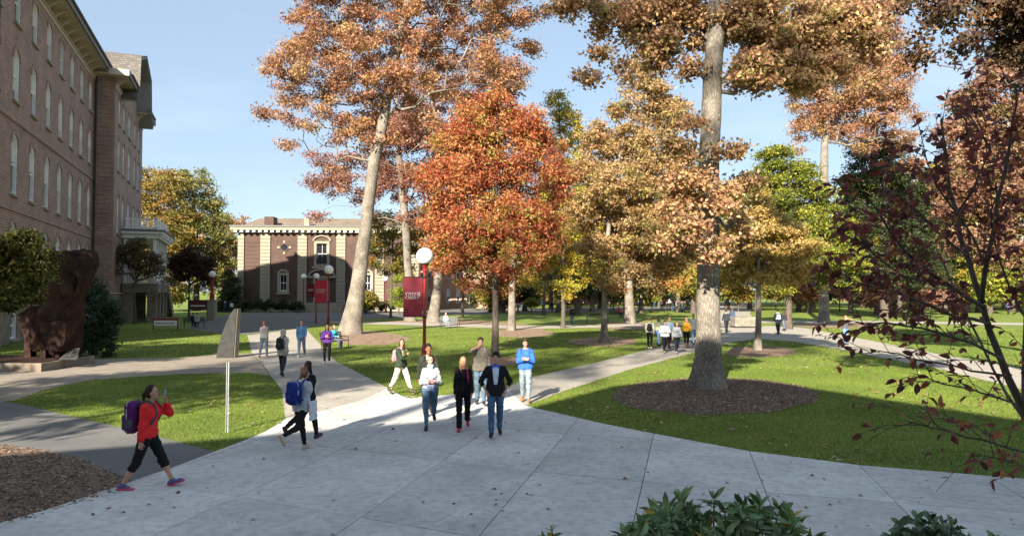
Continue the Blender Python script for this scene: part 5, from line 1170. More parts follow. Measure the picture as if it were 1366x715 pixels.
    if res < 1.6:
        for i in (0, 1): parts.append(hand(i))
    else:
        for (a, b, w, pn) in arm:
            parts.append(nets(lambda Q: rc(Q, w, w+nrm(w-b)*.1, .03, .022), w-.15, w+.15, .02))
    V = []; F_ = []; o = 0
    for v, f in parts:
        if len(v): V.append(v); F_.append(f+o); o += len(v)
    body = link('body', np_mesh('body', inst(np.concatenate(V)), np.concatenate(F_), skin, smooth=True), root)
    def add(nm, fn, lo_, hi_, v, mat, parent=root, R_=None, c_=None):
        V, F_ = nets(fn, lo_, hi_, v)
        if not len(V): return None
        if R_ is not None: V = V@R_.T+c_
        return link(nm, np_mesh(nm, inst(V), F_, mat, smooth=True), parent)
    fold = lambda Q, a=1.0: 1.05*a*(.004*np.sin(Q[..., 2]*38+4*np.sin(Q[..., 0]*17)+6*Q[..., 1])+.0035*np.sin(Q[..., 2]*71+Q[..., 0]*40-Q[..., 1]*33)+.0025*np.sin(Q[..., 0]*55+Q[..., 2]*23))
    # ---- trousers
    be = bottom.get('e', .018); bl = bottom.get('end', .02); bf = bottom.get('flare', be)
    def f_tr(Q):
        D = smin(f_torso(Q, .012)+0*Q[..., 0], f_legs(Q, be, bf, .03, .018), .04)+fold(Q, .9); D = np.maximum(D, Q[..., 2]-(hz+.13))
        for l in leg:
            ax = nrm(l[2]-l[1]); lim = (l[1]+(l[2]-l[1])*bl) if bl < .9 else l[2]+ax*.02
            D = np.maximum(D, np.where((np.abs(Q[..., 0]-l[1][0]) < np.abs(Q[..., 0]-(leg[0][1][0]+leg[1][1][0]-l[1][0]))) & (Q[..., 2] < l[1][2]+.02), (Q-lim)@ax, -1))
        return D
    lop = np.array([p for l in leg for p in (l[0], l[1], l[2])]); add('trousers', f_tr, lop.min(0)-.16, lop.max(0)+[.16, .16, .22], vx, bottom.get('mat'))
    # ---- top with sleeves and hem
    te = top.get('e', .018); hem = top.get('hem', -.02); sl = top.get('sleeve', 1.0)
    def f_top(Q, e=te, hem=hem):
        a = f_arms(Q, e*.8, e*.8+.004)
        for (p, b, c, _) in arm:
            ax = nrm(c-b); lim = b+(c-b)*sl*.97; near = np.linalg.norm(Q-c, axis=-1) < .30
            dd = (Q-lim)@ax; a = np.where(near & (rc(Q, b, c, .05, .05) < .03), np.maximum(a, dd), a)
        t = f_torso(Q, e); 
        if hem < -.05: t = smin(t, rc(Q, T((-.05, 0, .05)), T((-.05, 0, hem)), .115*bw+e, .125*bw+e, .85), .06); t = smin(t, rc(Q, T((.05, 0, .05)), T((.05, 0, hem)), .115*bw+e, .125*bw+e, .85), .06)
        up = Rl@U((0, 0, 1)); t = np.maximum(t, -((Q-T((0, 0, hem)))@up))
        D = smin(t, a, .03); D = smin(D, rc(Q, neck[0], neck[0]+(neck[1]-neck[0])*.25, .062, .06), .03)
        return np.maximum(D+fold(Q, .8), (Q-T((0, 0, .522)))@up-.0)
    ta = np.array([p for a in arm for p in a[:3]]+[T((0, 0, hem)), T((0, 0, .5))])
    tp = add('jacket' if top.get('open') or top.get('jacket') else 'shirt', f_top, ta.min(0)-.2, ta.max(0)+[.2, .2, .12], vx, top['mat'])
    if top.get('open'):                                    # shirt front showing between open jacket edges
        w = top.get('openw', .05)
        add('shirt_front', lambda Q: np.maximum(np.maximum(f_torso(Q, te+.009)+.3*fold(Q), np.abs(Q[..., 0]-.0)-(w*(.35+.65*np.clip((Q[..., 2]-hz-.05)/.42, 0, 1)))), np.maximum(Q[..., 1]+.03, -(Q[..., 2]-hz-hem-.02))), T((-.15, -.25, hem)), T((.15, .05, .52)), vx*.8, top['open'])
    if top.get('hood') == 'down' or top.get('hood') == 'up':
        if top['hood'] == 'down': add('hood', lambda Q: smin(rc(Q, T((-.07, .06, .51)), T((.07, .06, .51)), .045, .045), rc(Q, T((0, .1, .46)), T((0, .1, .42)), .05, .03), .04), T((-.16, -.02, .33))-.03, T((.16, .2, .6))+.03, vx, top['mat'])
        else:
            def f_hood(Q): D = smin(el(Q, (0, .025, .03), (.102, .118, .125)), rc(Q, (0, .03, -.06), (0, .03, -.15), .085, .1), .05); return np.maximum(D, -(el(Q, (0, -.12, 0), (.075, .1, .1))))
            add('hood', f_hood, (-.16, -.16, -.28), (.16, .2, .18), vx, top['mat'], R_=RH_, c_=hc)
    if top.get('scarf'): add('scarf', lambda Q: smin(np.abs(rc(Q, T((0, .0, .5)), T((0, -.01, .54)), .085, .07))-.02, rc(Q, T((0, -.1, .48)), T((.02, -.125, .18)), .035, .045, .6), .03)+fold(Q, 2), T((-.16, -.22, .1)), T((.16, .16, .62)), vx, top['scarf'])
    # ---- shoes
    two = isinstance(shoe[0], bpy.types.Material); sm = shoe[0] if two else M_shoe(shoe); sole_m = shoe[1] if two else None; boot = bottom.get('boot', 0)
    for l in leg:
        fwd, upv = nrm(l[5]), l[6]
        def f_sh(Q):
            D = smin(rc(Q, l[7]+upv*.018, l[8]-fwd*.05+upv*.012, .040, .040), rc(Q, l[8]-fwd*.06+upv*.008, l[8]-fwd*.015+upv*.0, .040, .030), .02)
            D = smin(D, rc(Q, l[2]-upv*.03, l[2]+(l[1]-l[2])*(.04+boot), .043+(.016 if boot else 0), .043+(.02 if boot else 0)), .025)
            D = np.maximum(D, -((Q-(l[7]-upv*.022))@upv)); ax = nrm(l[1]-l[2]); return np.maximum(D, (Q-(l[2]+ax*(.015+boot*.42)))@ax)
        q = np.array([l[7], l[8], l[2]+(l[1]-l[2])*(boot+.05)]); so = add('shoe', f_sh, q.min(0)-.08, q.max(0)+.08, vx*.72, sm)
        if sole_m and so: add('sole', lambda Q: np.maximum(smin(rc(Q, l[7]+upv*.0, l[8]-fwd*.05, .045, .047), rc(Q, l[8]-fwd*.06, l[8]-fwd*.01, .046, .034), .02), np.maximum(-((Q-(l[7]-upv*.028))@upv), (Q-(l[7]-upv*.002))@upv)), q.min(0)-.09, q.max(0)+.09, vx*.6, sole_m, so)
    # ---- hair
    if hair:
        hm_, style = hairm(hair[0]), hair[1]
        def f_hair(Q):
            Q = Q/hs; w = .0025*np.sin(Q[..., 0]*160+9*np.sin(Q[..., 2]*30))+.002*np.sin(Q[..., 1]*150+Q[..., 2]*40)
            D = el(Q, (0, .018, .042), (.085, .105, .11)); hl = hair[2] if len(hair) > 2 else 0
            cutp = (Q[..., 1]+.078)*-.754+(Q[..., 2]-.085+hl)*-.657
            if style != 'short':
                D = smin(D, el(Q, (0, .03, -.02), (.084, .085, .1)), .03); cutp = (Q[..., 1]+.035)*-.93+(Q[..., 2]-.085)*-.36
            D = smax(D, cutp, .012)
            if style == 'long':
                for x in (-1, 1): D = smin(D, rc(Q, (x*.062, .03, 0), (x*.075, -.01, -.17), .032, .026), .03); D = smin(D, rc(Q, (x*.075, -.01, -.17), (x*.075, -.055, -.27), .026, .014), .02)
                D = smin(D, rc(Q, (-.04, .08, -.02), (-.05, .095, -.24), .042, .03), .04); D = smin(D, rc(Q, (.04, .08, -.02), (.05, .095, -.24), .042, .03), .04)
            if style == 'pony': D = smin(D, rc(Q, (0, .11, .05), (0, .155, -.02), .026, .03), .01); D = smin(D, rc(Q, (0, .155, -.02), (0, .17, -.2), .03, .012), .02)
            if style == 'bun': D = smin(D, el(Q, (0, .09, .12), (.05, .045, .042)), .01)
            return (D+w)*hs
        add('hair', f_hair, (-.15, -.13, -.34), (.15, .24, .2), .0095*max(1, res*1.1), hm_, R_=RH_, c_=hc)
    if face_on and res < 1.3:
        em = MB().lathe([(.0005, -.007), (.005, -.005), (.0068, 0), (.005, .005), (.0005, .007)], 8).mesh('eye', EYE, True)
        for x in (-1, 1):
            c = (RH_@(U((x*.030, -.083, .014))*hs)+hc)*s; link('eye', em, root, tuple(c))
            c = (RH_@(U((x*.030, -.0865, .032))*hs)+hc)*s
            if hair: link('eyebrow', MB().tube([(-.014, 0, 0), (0, -.003, .003), (.014, 0, 0)], .0032, 5).mesh('eyebrow', hairm(hair[0])), root, tuple(c), (0, 0, yw))
        c = (RH_@(U((0, -.0895, -.054))*hs)+hc)*s; link('mouth', MB().tube([(-.019, .004, 0), (-.006, 0, .001), (.006, 0, .001), (.019, .004, 0)], [.002, .0048, .0048, .002], 6).mesh('mouth', LIP, True), root, tuple(c), (0, 0, yw))
    info = dict(root=root, T=T, s=s, g=(g[0], g[1], z0), face=R(face), arm=arm, hc=hc, RH=RH_, tor=f_torso, te=te, vx=vx, fold=fold, sw=sw)
    return info
def M_shoe(c):
    key = ('s', tuple(c))
    if key not in MC: MC[key] = M('shoe_%02d' % len(MC), c, .5, .1, 20)
    return MC[key]
def carried(I, name, label, cat, specs, group=None):
    """a thing carried by a person: own top-level Empty, specs = (part name, sdf, lo, hi, vox, material[, parent name])"""
    root = empty(name, I['g'], I['face'], label, cat, group); made = {}
    for sp in specs:
        V, F_ = nets(sp[1], sp[2], sp[3], sp[4])
        if len(V): made[sp[0]] = link(sp[0], np_mesh(sp[0], V*I['s'], F_, sp[5], smooth=True), made.get(sp[6]) if len(sp) > 6 and sp[6] in made else root)
    return root
def backpack(I, label, c, c2=None, w=.155, h=.235, d=.085, one=False):
    T = I['T']; m1, m2 = clothm(c), clothm(c2 or tuple(x*.5 for x in c)); te = I['te']; yb = .12+te+d; sw = I['sw']
    cen = T((0, yb, .28)); v = I['vx']*.95
    def f_bag(Q): return smin(rbox(Q, cen, (w, d, h), .07), el(Q, cen+U((0, .03, -.08)), (w*.95, d*1.2, h*.7)), .03)+.4*I['fold'](Q)
    def f_pk(Q): return np.maximum(rbox(Q, cen+U((0, d*.95, -.075)), (w*.78, .045, h*.5), .035), -f_bag(Q)-.02)
    def f_side(Q): return smin(rbox(Q, cen+U((w*.95, 0, -.1)), (.03, d*.6, .08), .025), rbox(Q, cen+U((-w*.95, 0, -.1)), (.03, d*.6, .08), .025), .01)
    def f_zip(Q): return np.maximum(np.abs(f_bag(Q))-.006, np.abs(Q[..., 1]-cen[1]-d*.45)-.008)
    def f_strap(Q):
        D = None
        for x in ((-1, 1) if not one else (1,)):
            X = x*(sw-.055); pts = [T((X*.8, yb-d, .46)), T((X*.95, .05, .555+te)), T((X, -.07-te, .50)), T((X*1.12, -.125-te, .36)), T((X*1.35, -.05-te, .2)), T((X*1.25, yb-d+.01, .12))]
            for a, b in zip(pts, pts[1:]): q = rc(Q, a, b, .019, .019); D = q if D is None else smin(D, q, .012)
        t = I['tor'](Q, te); return np.maximum(D, t-.022)
    lo, hi = cen-[w+.08, d+.12, h+.1], cen+[w+.08, d+.12, h+.1]
    return carried(I, 'backpack', label, 'backpack', [('bag', f_bag, lo, hi, v, m1), ('pocket', f_pk, lo, hi, v, m2, 'bag'), ('side_pocket', f_side, lo, hi, v, m2, 'bag'), ('zip', f_zip, lo, hi, v*.8, clothm((.5, .5, .52)), 'bag'),
        ('strap', f_strap, T((-.28, -.22, .02)), T((.28, yb+.05, .64)), v*.85, m2)])
BLK = (.012, .012, .014)
BJ = dict(mat=jeansm((.035, .085, .17)), e=.02, flare=.022, end=1)
def TRS(c, e=.016, flare=None, end=1, jeans=False, boot=0): return dict(mat=jeansm(c) if jeans else clothm(c), e=e, flare=flare if flare is not None else e, end=end, boot=boot)
def TOP(c, **k): d = dict(mat=clothm(c)); d.update(k); return d

# 1 woman in red with purple backpack, drinking
I = person('person', 'woman in bright red jacket and black capri leggings drinking from a bottle at lower left', 196, 652, 97, 1.70, True, legs=((-17, 14, 0), (26, 2, 16)), lean=4, nod=-6,
    arms=((-8, 4), (.07, -.21, .575, (.35, -.1, -1), (-.7, .5, 0))), top=TOP((.72, .03, .035), hem=-.03, grip=(.45, .75), e=.034, jacket=True), bottom=TRS(BLK, .014, .028, .42), shoe=(M_shoe((.10, .09, .2)), M_shoe((.75, .05, .18))), hair=((.035, .018, .012), 'pony'), build=1.08)
backpack(I, 'purple and grey hiking backpack on the woman in red', (.10, .02, .12), (.07, .08, .09), .165, .26, .10)
w = I['arm'][1][2]; md = I['hc']+I['RH']@U((0, -.10, -.05)); d_ = nrm(md-(w+U((0, -.1, .04)))); a0 = md-d_*.01; a1 = a0-d_*.2; a1 = w+U((0.0, -.06, .06)); 
dv = nrm(U((.0, -.75, .38))); a0 = md; a1 = md+dv*.21
carried(I, 'water_bottle', 'clear plastic water bottle held to the mouth of the woman in red', 'bottle', [('bottle', lambda Q: smin(rc(Q, a0+dv*.05, a1, .03, .031), rc(Q, a0, a0+dv*.04, .011, .014), .02), a0-.1, a1+.1, .006, M('clear_plastic', (.7, .8, .88), .12, .1, 9, spec=.9)), ('label', lambda Q: np.maximum(rc(Q, a0+dv*.09, a0+dv*.15, .0335, .0335), np.maximum(-((Q-(a0+dv*.09))@dv), (Q-(a0+dv*.15))@dv)), a0-.1, a1+.1, .006, clothm((.1, .3, .6)), 'bottle')])
# 2-3 pair walking away
I = person('person', 'woman in grey hoodie and black leggings walking away with a blue backpack', 402, 603, 152, 1.66, True, legs=((-30, 42, -60), (16, 6, 8)), lean=6,
    arms=((.24, -.04, .12), (-12, 20)), top=TOP((.42, .46, .50), hem=-.10, hood='down', e=.03), bottom=TRS(BLK, .008, .006), shoe=(.50, .38, .28), hair=((.05, .028, .018), 'bun'), yaw=8)
backpack(I, 'royal blue school backpack on the woman in the grey hoodie', (.018, .035, .22), (.012, .024, .15), .16, .235, .10)
T_ = I['T']; carried(I, 'paper_sheets', 'white paper sheets hanging at the side of the grey hoodie woman', 'papers', [('sheet', lambda Q: rbox(Q, T_((-.27, -.05, -.06)), (.012, .11, .20), .005)+I['fold'](Q, .5), T_((-.33, -.25, -.32)), T_((-.2, .15, .22)), .01, clothm((.6, .6, .62)))])
I = person('person', 'dark haired companion in black just ahead of the blue backpack', 409, 588, 158, 1.68, True, legs=((18, 6), (-26, 40, -50)), lean=3, arms=((-20, 10), (24, 20)), top=TOP(BLK, e=.02, hem=-.06), bottom=TRS(BLK, .01), shoe=(.05, .02, .02), hair=((.012, .009, .008), 'long'), res=1.1, face_on=False)
# 4 woman with cream trousers and boots
I = person('person', 'woman in dark green top and cream trousers with dark boots carrying a yellow green folder', 535, 527, 62, 1.68, True, legs=((-20, 12), (24, 4)), lean=1, yaw=-50, arms=((.0, -.22, .33, (-1, .2, -.5), (0, .8, 0)), (-6, 8)), top=TOP((.03, .045, .03), hem=-.08, e=.026), bottom=TRS((.50, .44, .37), .026, .02, boot=.42), shoe=(.055, .05, .03), hair=((.05, .02, .012), 'long'), build=1.12)
backpack(I, 'pale pink backpack on the woman with cream trousers', (.55, .25, .28), (.4, .2, .22), .12, .19, .07)
T_ = I['T']; carried(I, 'folder', 'yellow and green printed folder held against a dark green top', 'folder', [('cover', lambda Q: rbox(Q, T_((-.05, -.185, .33)), (.12, .012, .15), .005), T_((-.2, -.25, .14)), T_((.1, -.12, .52)), .01, M('yellow_print', (.35, .42, .02), .5, 0, 12, c2=(.06, .2, .05)))])
# 5 man behind with red backpack
I = person('person', 'man in dark jacket with red backpack straps walking behind the woman in white', 571, 555, 12, 1.80, skin=SKINB, legs=((20, 10), (-14, 22)), top=TOP((.028, .033, .024), open=clothm((.75, .74, .7)), e=.026, hem=-.1), bottom=TRS((.02, .02, .022), .024, .024), hair=((.012, .01, .008), 'short'), yaw=5)
backpack(I, 'red and black backpack on the man in the dark jacket', (.55, .03, .03), (.03, .03, .03), .15, .22, .09)
# 6 woman in white cardigan
I = person('person', 'dark haired woman in white cardigan with blue scarf and skinny light blue jeans', 574, 573, 8, 1.68, True, legs=((12, 4), (-20, 34, -30)), arms=((-.03, -.2, .2), (.04, -.21, .22)), top=TOP((.42, .42, .44), hem=-.02, scarf=M('blue_print_scarf', (.03, .09, .32), .8, 0, 26, c2=(.6, .65, .75)), open=clothm((.6, .6, .6))), bottom=TRS((.06, .11, .17), .010, .008, jeans=True), shoe=(.02, .014, .012), hair=((.03, .014, .01), 'long'), yaw=-14)
T_ = I['T']; carried(I, 'wristlet_bag', 'small blue and white patterned bag hanging before the light jeans', 'handbag', [('bag', lambda Q: rbox(Q, T_((.0, -.20, .07)), (.10, .03, .08), .025)+I['fold'](Q), T_((-.14, -.28, -.05)), T_((.14, -.12, .2)), .01, M('print_bag', (.02, .06, .28), .7, 0, 30, c2=(.6, .65, .8)))])
# 7 blonde
I = person('person', 'blonde woman in black velvet jacket and black trousers with crimson shoes', 618, 575, 4, 1.66, True, legs=((10, 4), (-18, 22)), arms=((-6, 10), (14, 18)), top=TOP((.010, .010, .012), hem=-.03, open=clothm((.02, .02, .022)), e=.02), bottom=TRS((.010, .010, .012), .018, .034), shoe=(.45, .02, .07), hair=((.33, .19, .08), 'long'), yaw=18)
backpack(I, 'black bag with one bright pink strap on the blonde woman', (.6, .03, .2), (.62, .02, .22), .12, .18, .05, one=True)
# 8 man grey jacket
I = person('person', 'man in grey brown jacket touching his mouth, walking behind the black vest', 641, 541, 0, 1.83, legs=((-8, 8), (16, 8)), arms=((-.05, -.14, .60, (-.9, -.1, -.7), (0, 1, 0)), (-8, 14)), top=TOP((.13, .115, .095), jacket=True, e=.03, hem=-.06, hood='down', grip=(.6, .3)), bottom=TRS((.05, .08, .12), .02, .022, jeans=True), shoe=(.03, .024, .02), hair=((.06, .03, .016), 'short'))
backpack(I, 'grey backpack whose straps cross the grey brown jacket', (.22, .2, .17), (.25, .22, .19))
# 9 man black jacket with headphones
I = person('person', 'man in black jacket and blue jeans with blue headphones round his neck, hands at pockets', 661, 584, 3, 1.80, legs=((10, 3), (-12, 14)), arms=((-.20, -.07, .0, (-1, .6, 0)), (.20, -.07, .0, (1, .6, 0))), top=TOP((.014, .014, .016), jacket=True, open=clothm((.62, .7, .8)), openw=.075, e=.026, hem=-.09, sleeve=.45, grip=(.5, .5)), bottom=TRS((.035, .075, .14), .02, .022, jeans=True), shoe=(.015, .014, .014), hair=((.014, .01, .009), 'short', .02), nod=-4, yaw=-8)
T_ = I['T']; carried(I, 'headphones', 'bright blue headphones resting round the neck above the black jacket', 'headphones', [('headband', lambda Q: np.abs(rc(Q, T_((0, -.01, .53)), T_((0, -.015, .535)), .085, .085))*1.0-.010+np.maximum(0, np.abs(Q[..., 2]-T_((0, 0, .535))[2])-.012), T_((-.15, -.15, .46)), T_((.15, .15, .6)), .008, M_shoe((.04, .08, .6))),
    ('earcup', lambda Q: np.minimum(el(Q, T_((-.072, -.085, .49)), (.02, .022, .034)), el(Q, T_((.072, -.085, .49)), (.02, .022, .034))), T_((-.13, -.18, .43)), T_((.13, -.04, .58)), .008, M_shoe((.04, .08, .6)))])
# 10 blue hoodie
I = person('person', 'man in bright blue hoodie and pale jeans looking at his hands by the cross path', 701, 537, -4, 1.76, legs=((-8, 10), (12, 6)), arms=((-.01, -.22, .24), (.04, -.23, .25)), top=TOP((.035, .13, .5), e=.034, hem=-.05, hood='down'), bottom=TRS((.12, .155, .175), .022, .02, jeans=True), shoe=(.28, .12, .05), hair=((.05, .03, .02), 'short'), nod=14)
backpack(I, 'dark grey backpack on the man in the blue hoodie', (.05, .055, .06), (.06, .065, .07), .14, .21, .08)
# middle distance on the left walkway
I = person('person', 'person in light grey sweater and jeans walking away on the walkway', 352, 478, 176, 1.72, True, legs=((10, 4), (-12, 16)), top=TOP((.24, .24, .23), e=.028), bottom=TRS((.06, .09, .13), .012, .012, jeans=True), shoe=(.4, .28, .2), hair=((.22, .07, .03), 'bun'), res=1.35)
I = person('person', 'hooded person in pale coat with black backpack walking away', 377, 503, 168, 1.70, True, legs=((-10, 14), (10, 4)), top=TOP((.42, .40, .35), e=.04, hem=-.16, hood='up', jacket=True), bottom=TRS((.02, .03, .045), .018, .02), res=1.25, hair=None, face_on=False)
backpack(I, 'black backpack on the hooded walker', (.02, .02, .024), (.03, .03, .034), .13, .22, .085)
I = person('person', 'man in pale blue zip top and jeans walking towards the viewer', 402, 477, 6, 1.78, legs=((12, 4), (-14, 20)), top=TOP((.13, .28, .5), e=.026, jacket=True), bottom=TRS((.08, .12, .16), .02, .02, jeans=True), shoe=(.5, .45, .4), hair=((.14, .06, .03), 'short'), res=1.3)
backpack(I, 'dark backpack on the man in pale blue', (.03, .05, .09))
I = person('person', 'woman in purple sweater and black trousers walking past the bench', 436, 486, 12, 1.68, True, legs=((6, 2), (-8, 8)), arms=((-.06, -.18, .28), (.06, -.18, .24)), top=TOP((.12, .035, .27), e=.03), bottom=TRS(BLK, .014), shoe=(.35, .35, .36), hair=((.02, .012, .01), 'long'), res=1.2)
# student group on the cross path
I = person('person', 'person in white top with black backpack at the left of the student group', 867, 467, 165, 1.72, legs=((-14, 12), (14, 6)), top=TOP((.5, .49, .46), e=.03), bottom=TRS(BLK, .014), shoe=(.5, .45, .4), hair=((.16, .08, .035), 'short'), res=1.35); backpack(I, 'black backpack on the white top in the student group', (.03, .028, .02), None, .13, .2, .08)
person('person', 'person in pale yellow printed top behind the grey hoodies', 879, 462, 20, 1.70, True, top=TOP((.55, .55, .36), e=.026), bottom=TRS((.08, .15, .3), .014, jeans=True), hair=((.05, .02, .015), 'long'), res=1.5)
person('person', 'stout person in light grey hoodie and black trousers in the student group', 887, 471, 4, 1.66, top=TOP((.42, .47, .52), e=.05, hem=-.06, hood='down'), bottom=TRS(BLK, .02), shoe=(.5, .3, .2), hair=((.09, .04, .02), 'short'), res=1.35, build=1.15, arms=((-.08, -.2, .2), (.08, -.2, .2)))
person('person', 'dark haired person half hidden behind the light grey hoodie', 893, 466, 8, 1.74, top=TOP((.3, .38, .5), e=.03), bottom=TRS((.06, .02, .025), .016), hair=((.3, .16, .07), 'short'), res=1.5)
person('person', 'woman with long auburn hair in grey hoodie and dark jeans in the group', 903, 472, 2, 1.60, True, top=TOP((.38, .41, .44), e=.04, hood='down'), bottom=TRS((.02, .025, .04), .014), shoe=(.6, .55, .5), hair=((.11, .03, .02), 'long'), res=1.35)
person('person', 'blonde person in mustard top, black skirt and tan boots', 916, 465, -5, 1.68, True, top=TOP((.50, .26, .02), e=.022, open=clothm((.5, .26, .02))), bottom=TRS(BLK, .012, boot=.4), shoe=(.30, .13, .05), hair=((.38, .22, .09), 'long'), res=1.35, legs=((14, 4), (-12, 14)))
person('person', 'person in white jacket beside the big trunk', 925, 460, 10, 1.82, top=TOP((.70, .70, .68), e=.03, hem=-.08), bottom=TRS((.12, .2, .28), .016, jeans=True), hair=((.4, .25, .1), 'short'), res=1.4)
# right side
I = person('person', 'tall dark haired person in black with white bag walking away right of the planter', 1038, 447, 172, 1.85, legs=((16, 6), (-14, 20)), top=TOP((.02, .022, .03), e=.03, hem=-.05), bottom=TRS((.05, .05, .07), .016), hair=((.012, .01, .01), 'short'), res=1.4)
backpack(I, 'blue and white backpack right of the stone planter', (.35, .5, .62), (.5, .55, .6), .12, .18, .07)
person('person', 'shorter person in dark coat beside the tall dark walker', 1046, 441.5, 185, 1.6, True, top=TOP((.03, .028, .034), e=.03), bottom=TRS((.06, .08, .12), .014, jeans=True), hair=((.08, .04, .03), 'long'), res=1.5)
person('person', 'photographer in striped top and jeans raising a camera among the burgundy leaves', 1128, 460, 20, 1.72, arms=((-.06, -.2, .62, (-1, 0, -.3)), (.06, -.2, .62, (1, 0, -.3))), top=TOP((.09, .09, .11), e=.024), bottom=TRS((.1, .2, .34), .018, jeans=True), hair=((.2, .1, .05), 'short'), res=1.4, legs=((2, 0), (-2, 0)))
person('person', 'person with dark backpack standing in the shade right of the big trunk', 969, 444, 175, 1.75, top=TOP((.03, .035, .05), e=.03), bottom=TRS((.02, .02, .03), .016), hair=((.03, .02, .02), 'short'), res=1.6)
person('person', 'person in dark top walking behind the big trunk towards the planter', 977, 436, 170, 1.72, True, top=TOP((.05, .07, .12), e=.03), bottom=TRS((.09, .13, .22), .014, jeans=True), hair=((.1, .05, .03), 'long'), res=1.6)
person('person', 'man in black shirt standing alone on the middle lawn', 763, 434, 20, 1.78, legs=((3, 0), (-3, 0)), arms=((-10, 10), (.05, -.25, .3)), top=TOP((.012, .012, .014), e=.02), bottom=TRS((.03, .045, .06), .016), hair=((.02, .012, .01), 'short'), res=1.5)
person('person', 'dark clothed walker on the far path behind the park bench', 617, 416.5, 90, 1.78, top=TOP((.02, .02, .024)), bottom=TRS((.02, .022, .03)), hair=((.02, .014, .01), 'short'), res=1.8)
person('person', 'walker in white top on the far path', 626, 412, 100, 1.72, True, top=TOP((.7, .7, .66)), bottom=TRS((.03, .03, .03)), hair=((.04, .02, .02), 'long'), res=1.8)
person('person', 'second walker in white and black on the far path', 633.5, 412.5, 80, 1.74, top=TOP((.66, .66, .62)), bottom=TRS((.02, .02, .02)), hair=((.03, .02, .02), 'short'), res=1.8)
person('person', 'walker in teal jacket before the library steps', 443, 412, 10, 1.75, top=TOP((.03, .22, .34)), bottom=TRS((.02, .02, .03)), hair=((.03, .02, .02), 'short'), res=1.8)
person('person', 'person in dark red coat at the foot of the far lamp', 406, 414.5, 90, 1.6, True, top=TOP((.16, .03, .05), e=.04), bottom=TRS((.05, .02, .03)), hair=((.03, .02, .02), 'long'), res=1.8)
person('person', 'left one of two people in white and navy coats by the conifer', 300, 417.5, 170, 1.72, top=TOP((.03, .04, .1), e=.03), bottom=TRS((.02, .03, .05)), hair=((.6, .6, .58), 'short'), res=1.7)
person('person', 'right one of two people in white and navy coats by the conifer', 309, 418, 190, 1.72, True, top=TOP((.55, .56, .58), e=.03), bottom=TRS((.02, .025, .05)), hair=((.05, .03, .02), 'long'), res=1.7)
# far crowd: a few bodies, copied with other clothing colours
protos = []
for k, (fem, face, lg, tc, bc) in enumerate([(False, 0, ((14, 4), (-12, 16)), (.5, .5, .5), BLK), (True, 0, ((4, 2), (-6, 8)), (.05, .06, .09), (.06, .1, .2)), (False, 0, ((-16, 14), (14, 4)), (.02, .02, .025), (.03, .03, .04)), (True, 0, ((16, 4), (-14, 24)), (.6, .2, .3), BLK)]):
    protos.append((fem, lg))
crowd = [(690,413,0,'walker in navy before the dark hall, nearest the red lamp',(.02,.03,.07)),(696,414,1,'walker in black coat beside the navy walker',(.015,.015,.02)),(707,415,2,'walker in dark grey left of the bare tree',(.05,.05,.06)),(712,414.5,3,'walker in brown coat beside the bare tree',(.12,.07,.04)),(724,413.5,0,'walker in bright blue shirt right at the bare tree',(.08,.2,.5)),(736,416,1,'walker in black right of the bare tree',(.015,.015,.018)),(750,412.5,2,'walker with blue jeans on the far road',(.05,.08,.12)),(756,411,3,'walker in orange scarf on the far road',(.25,.08,.05)),(758.5,411,0,'walker in dark jacket beside the orange scarf',(.03,.03,.035)),
 (873,409.5,1,'person in white shirt left in the far crowd',(.6,.6,.62)),(882,413,2,'person in white top standing near the far crowd table',(.7,.68,.66)),(886,408,3,'person in magenta top in the far crowd',(.6,.05,.25)),(893,411,0,'person in pale grey near the centre of the far crowd',(.45,.46,.5)),(897,416,1,'person in black bending forward in the far crowd',(.02,.02,.024)),(889,418,2,'seated looking person in black at the front of the far crowd',(.03,.03,.035)),(903,417,3,'person in faded blue at the front of the far crowd',(.3,.38,.5)),(907,410,0,'person in cream coat in the far crowd',(.55,.5,.42)),(911,416,1,'person in grey coat at the right front of the far crowd',(.25,.26,.28)),(918,412,2,'person in teal jacket in the far crowd',(.05,.3,.35)),(923,414,3,'person in dark green left of the big trunk far away',(.05,.14,.04)),(927,416,0,'person in charcoal against the big trunk edge',(.04,.04,.045)),(900,407,1,'person in white deep in the far crowd',(.6,.6,.6)),(862,407,2,'person in shadow left behind the pale trunk',(.05,.06,.08)),(968,412,3,'person in light blue behind the big trunk, right side',(.3,.4,.6)),(973,409,0,'person in white behind the big trunk, right side',(.6,.6,.6)),(984,408,1,'person in orange far right of the big trunk',(.6,.25,.12)),(1350,416,2,'dark walker at the far right under the trees',(.03,.03,.04)),(1357,414,3,'second dark walker at the right edge under the trees',(.05,.04,.05)),(1345,420,0,'walker in blue jeans at the right edge',(.05,.08,.15)),(818,413,1,'dark figure on the road between two trunks',(.03,.03,.04)),(852,412,2,'person in pale blue beside the pale trunk',(.35,.42,.5))]
first = {}
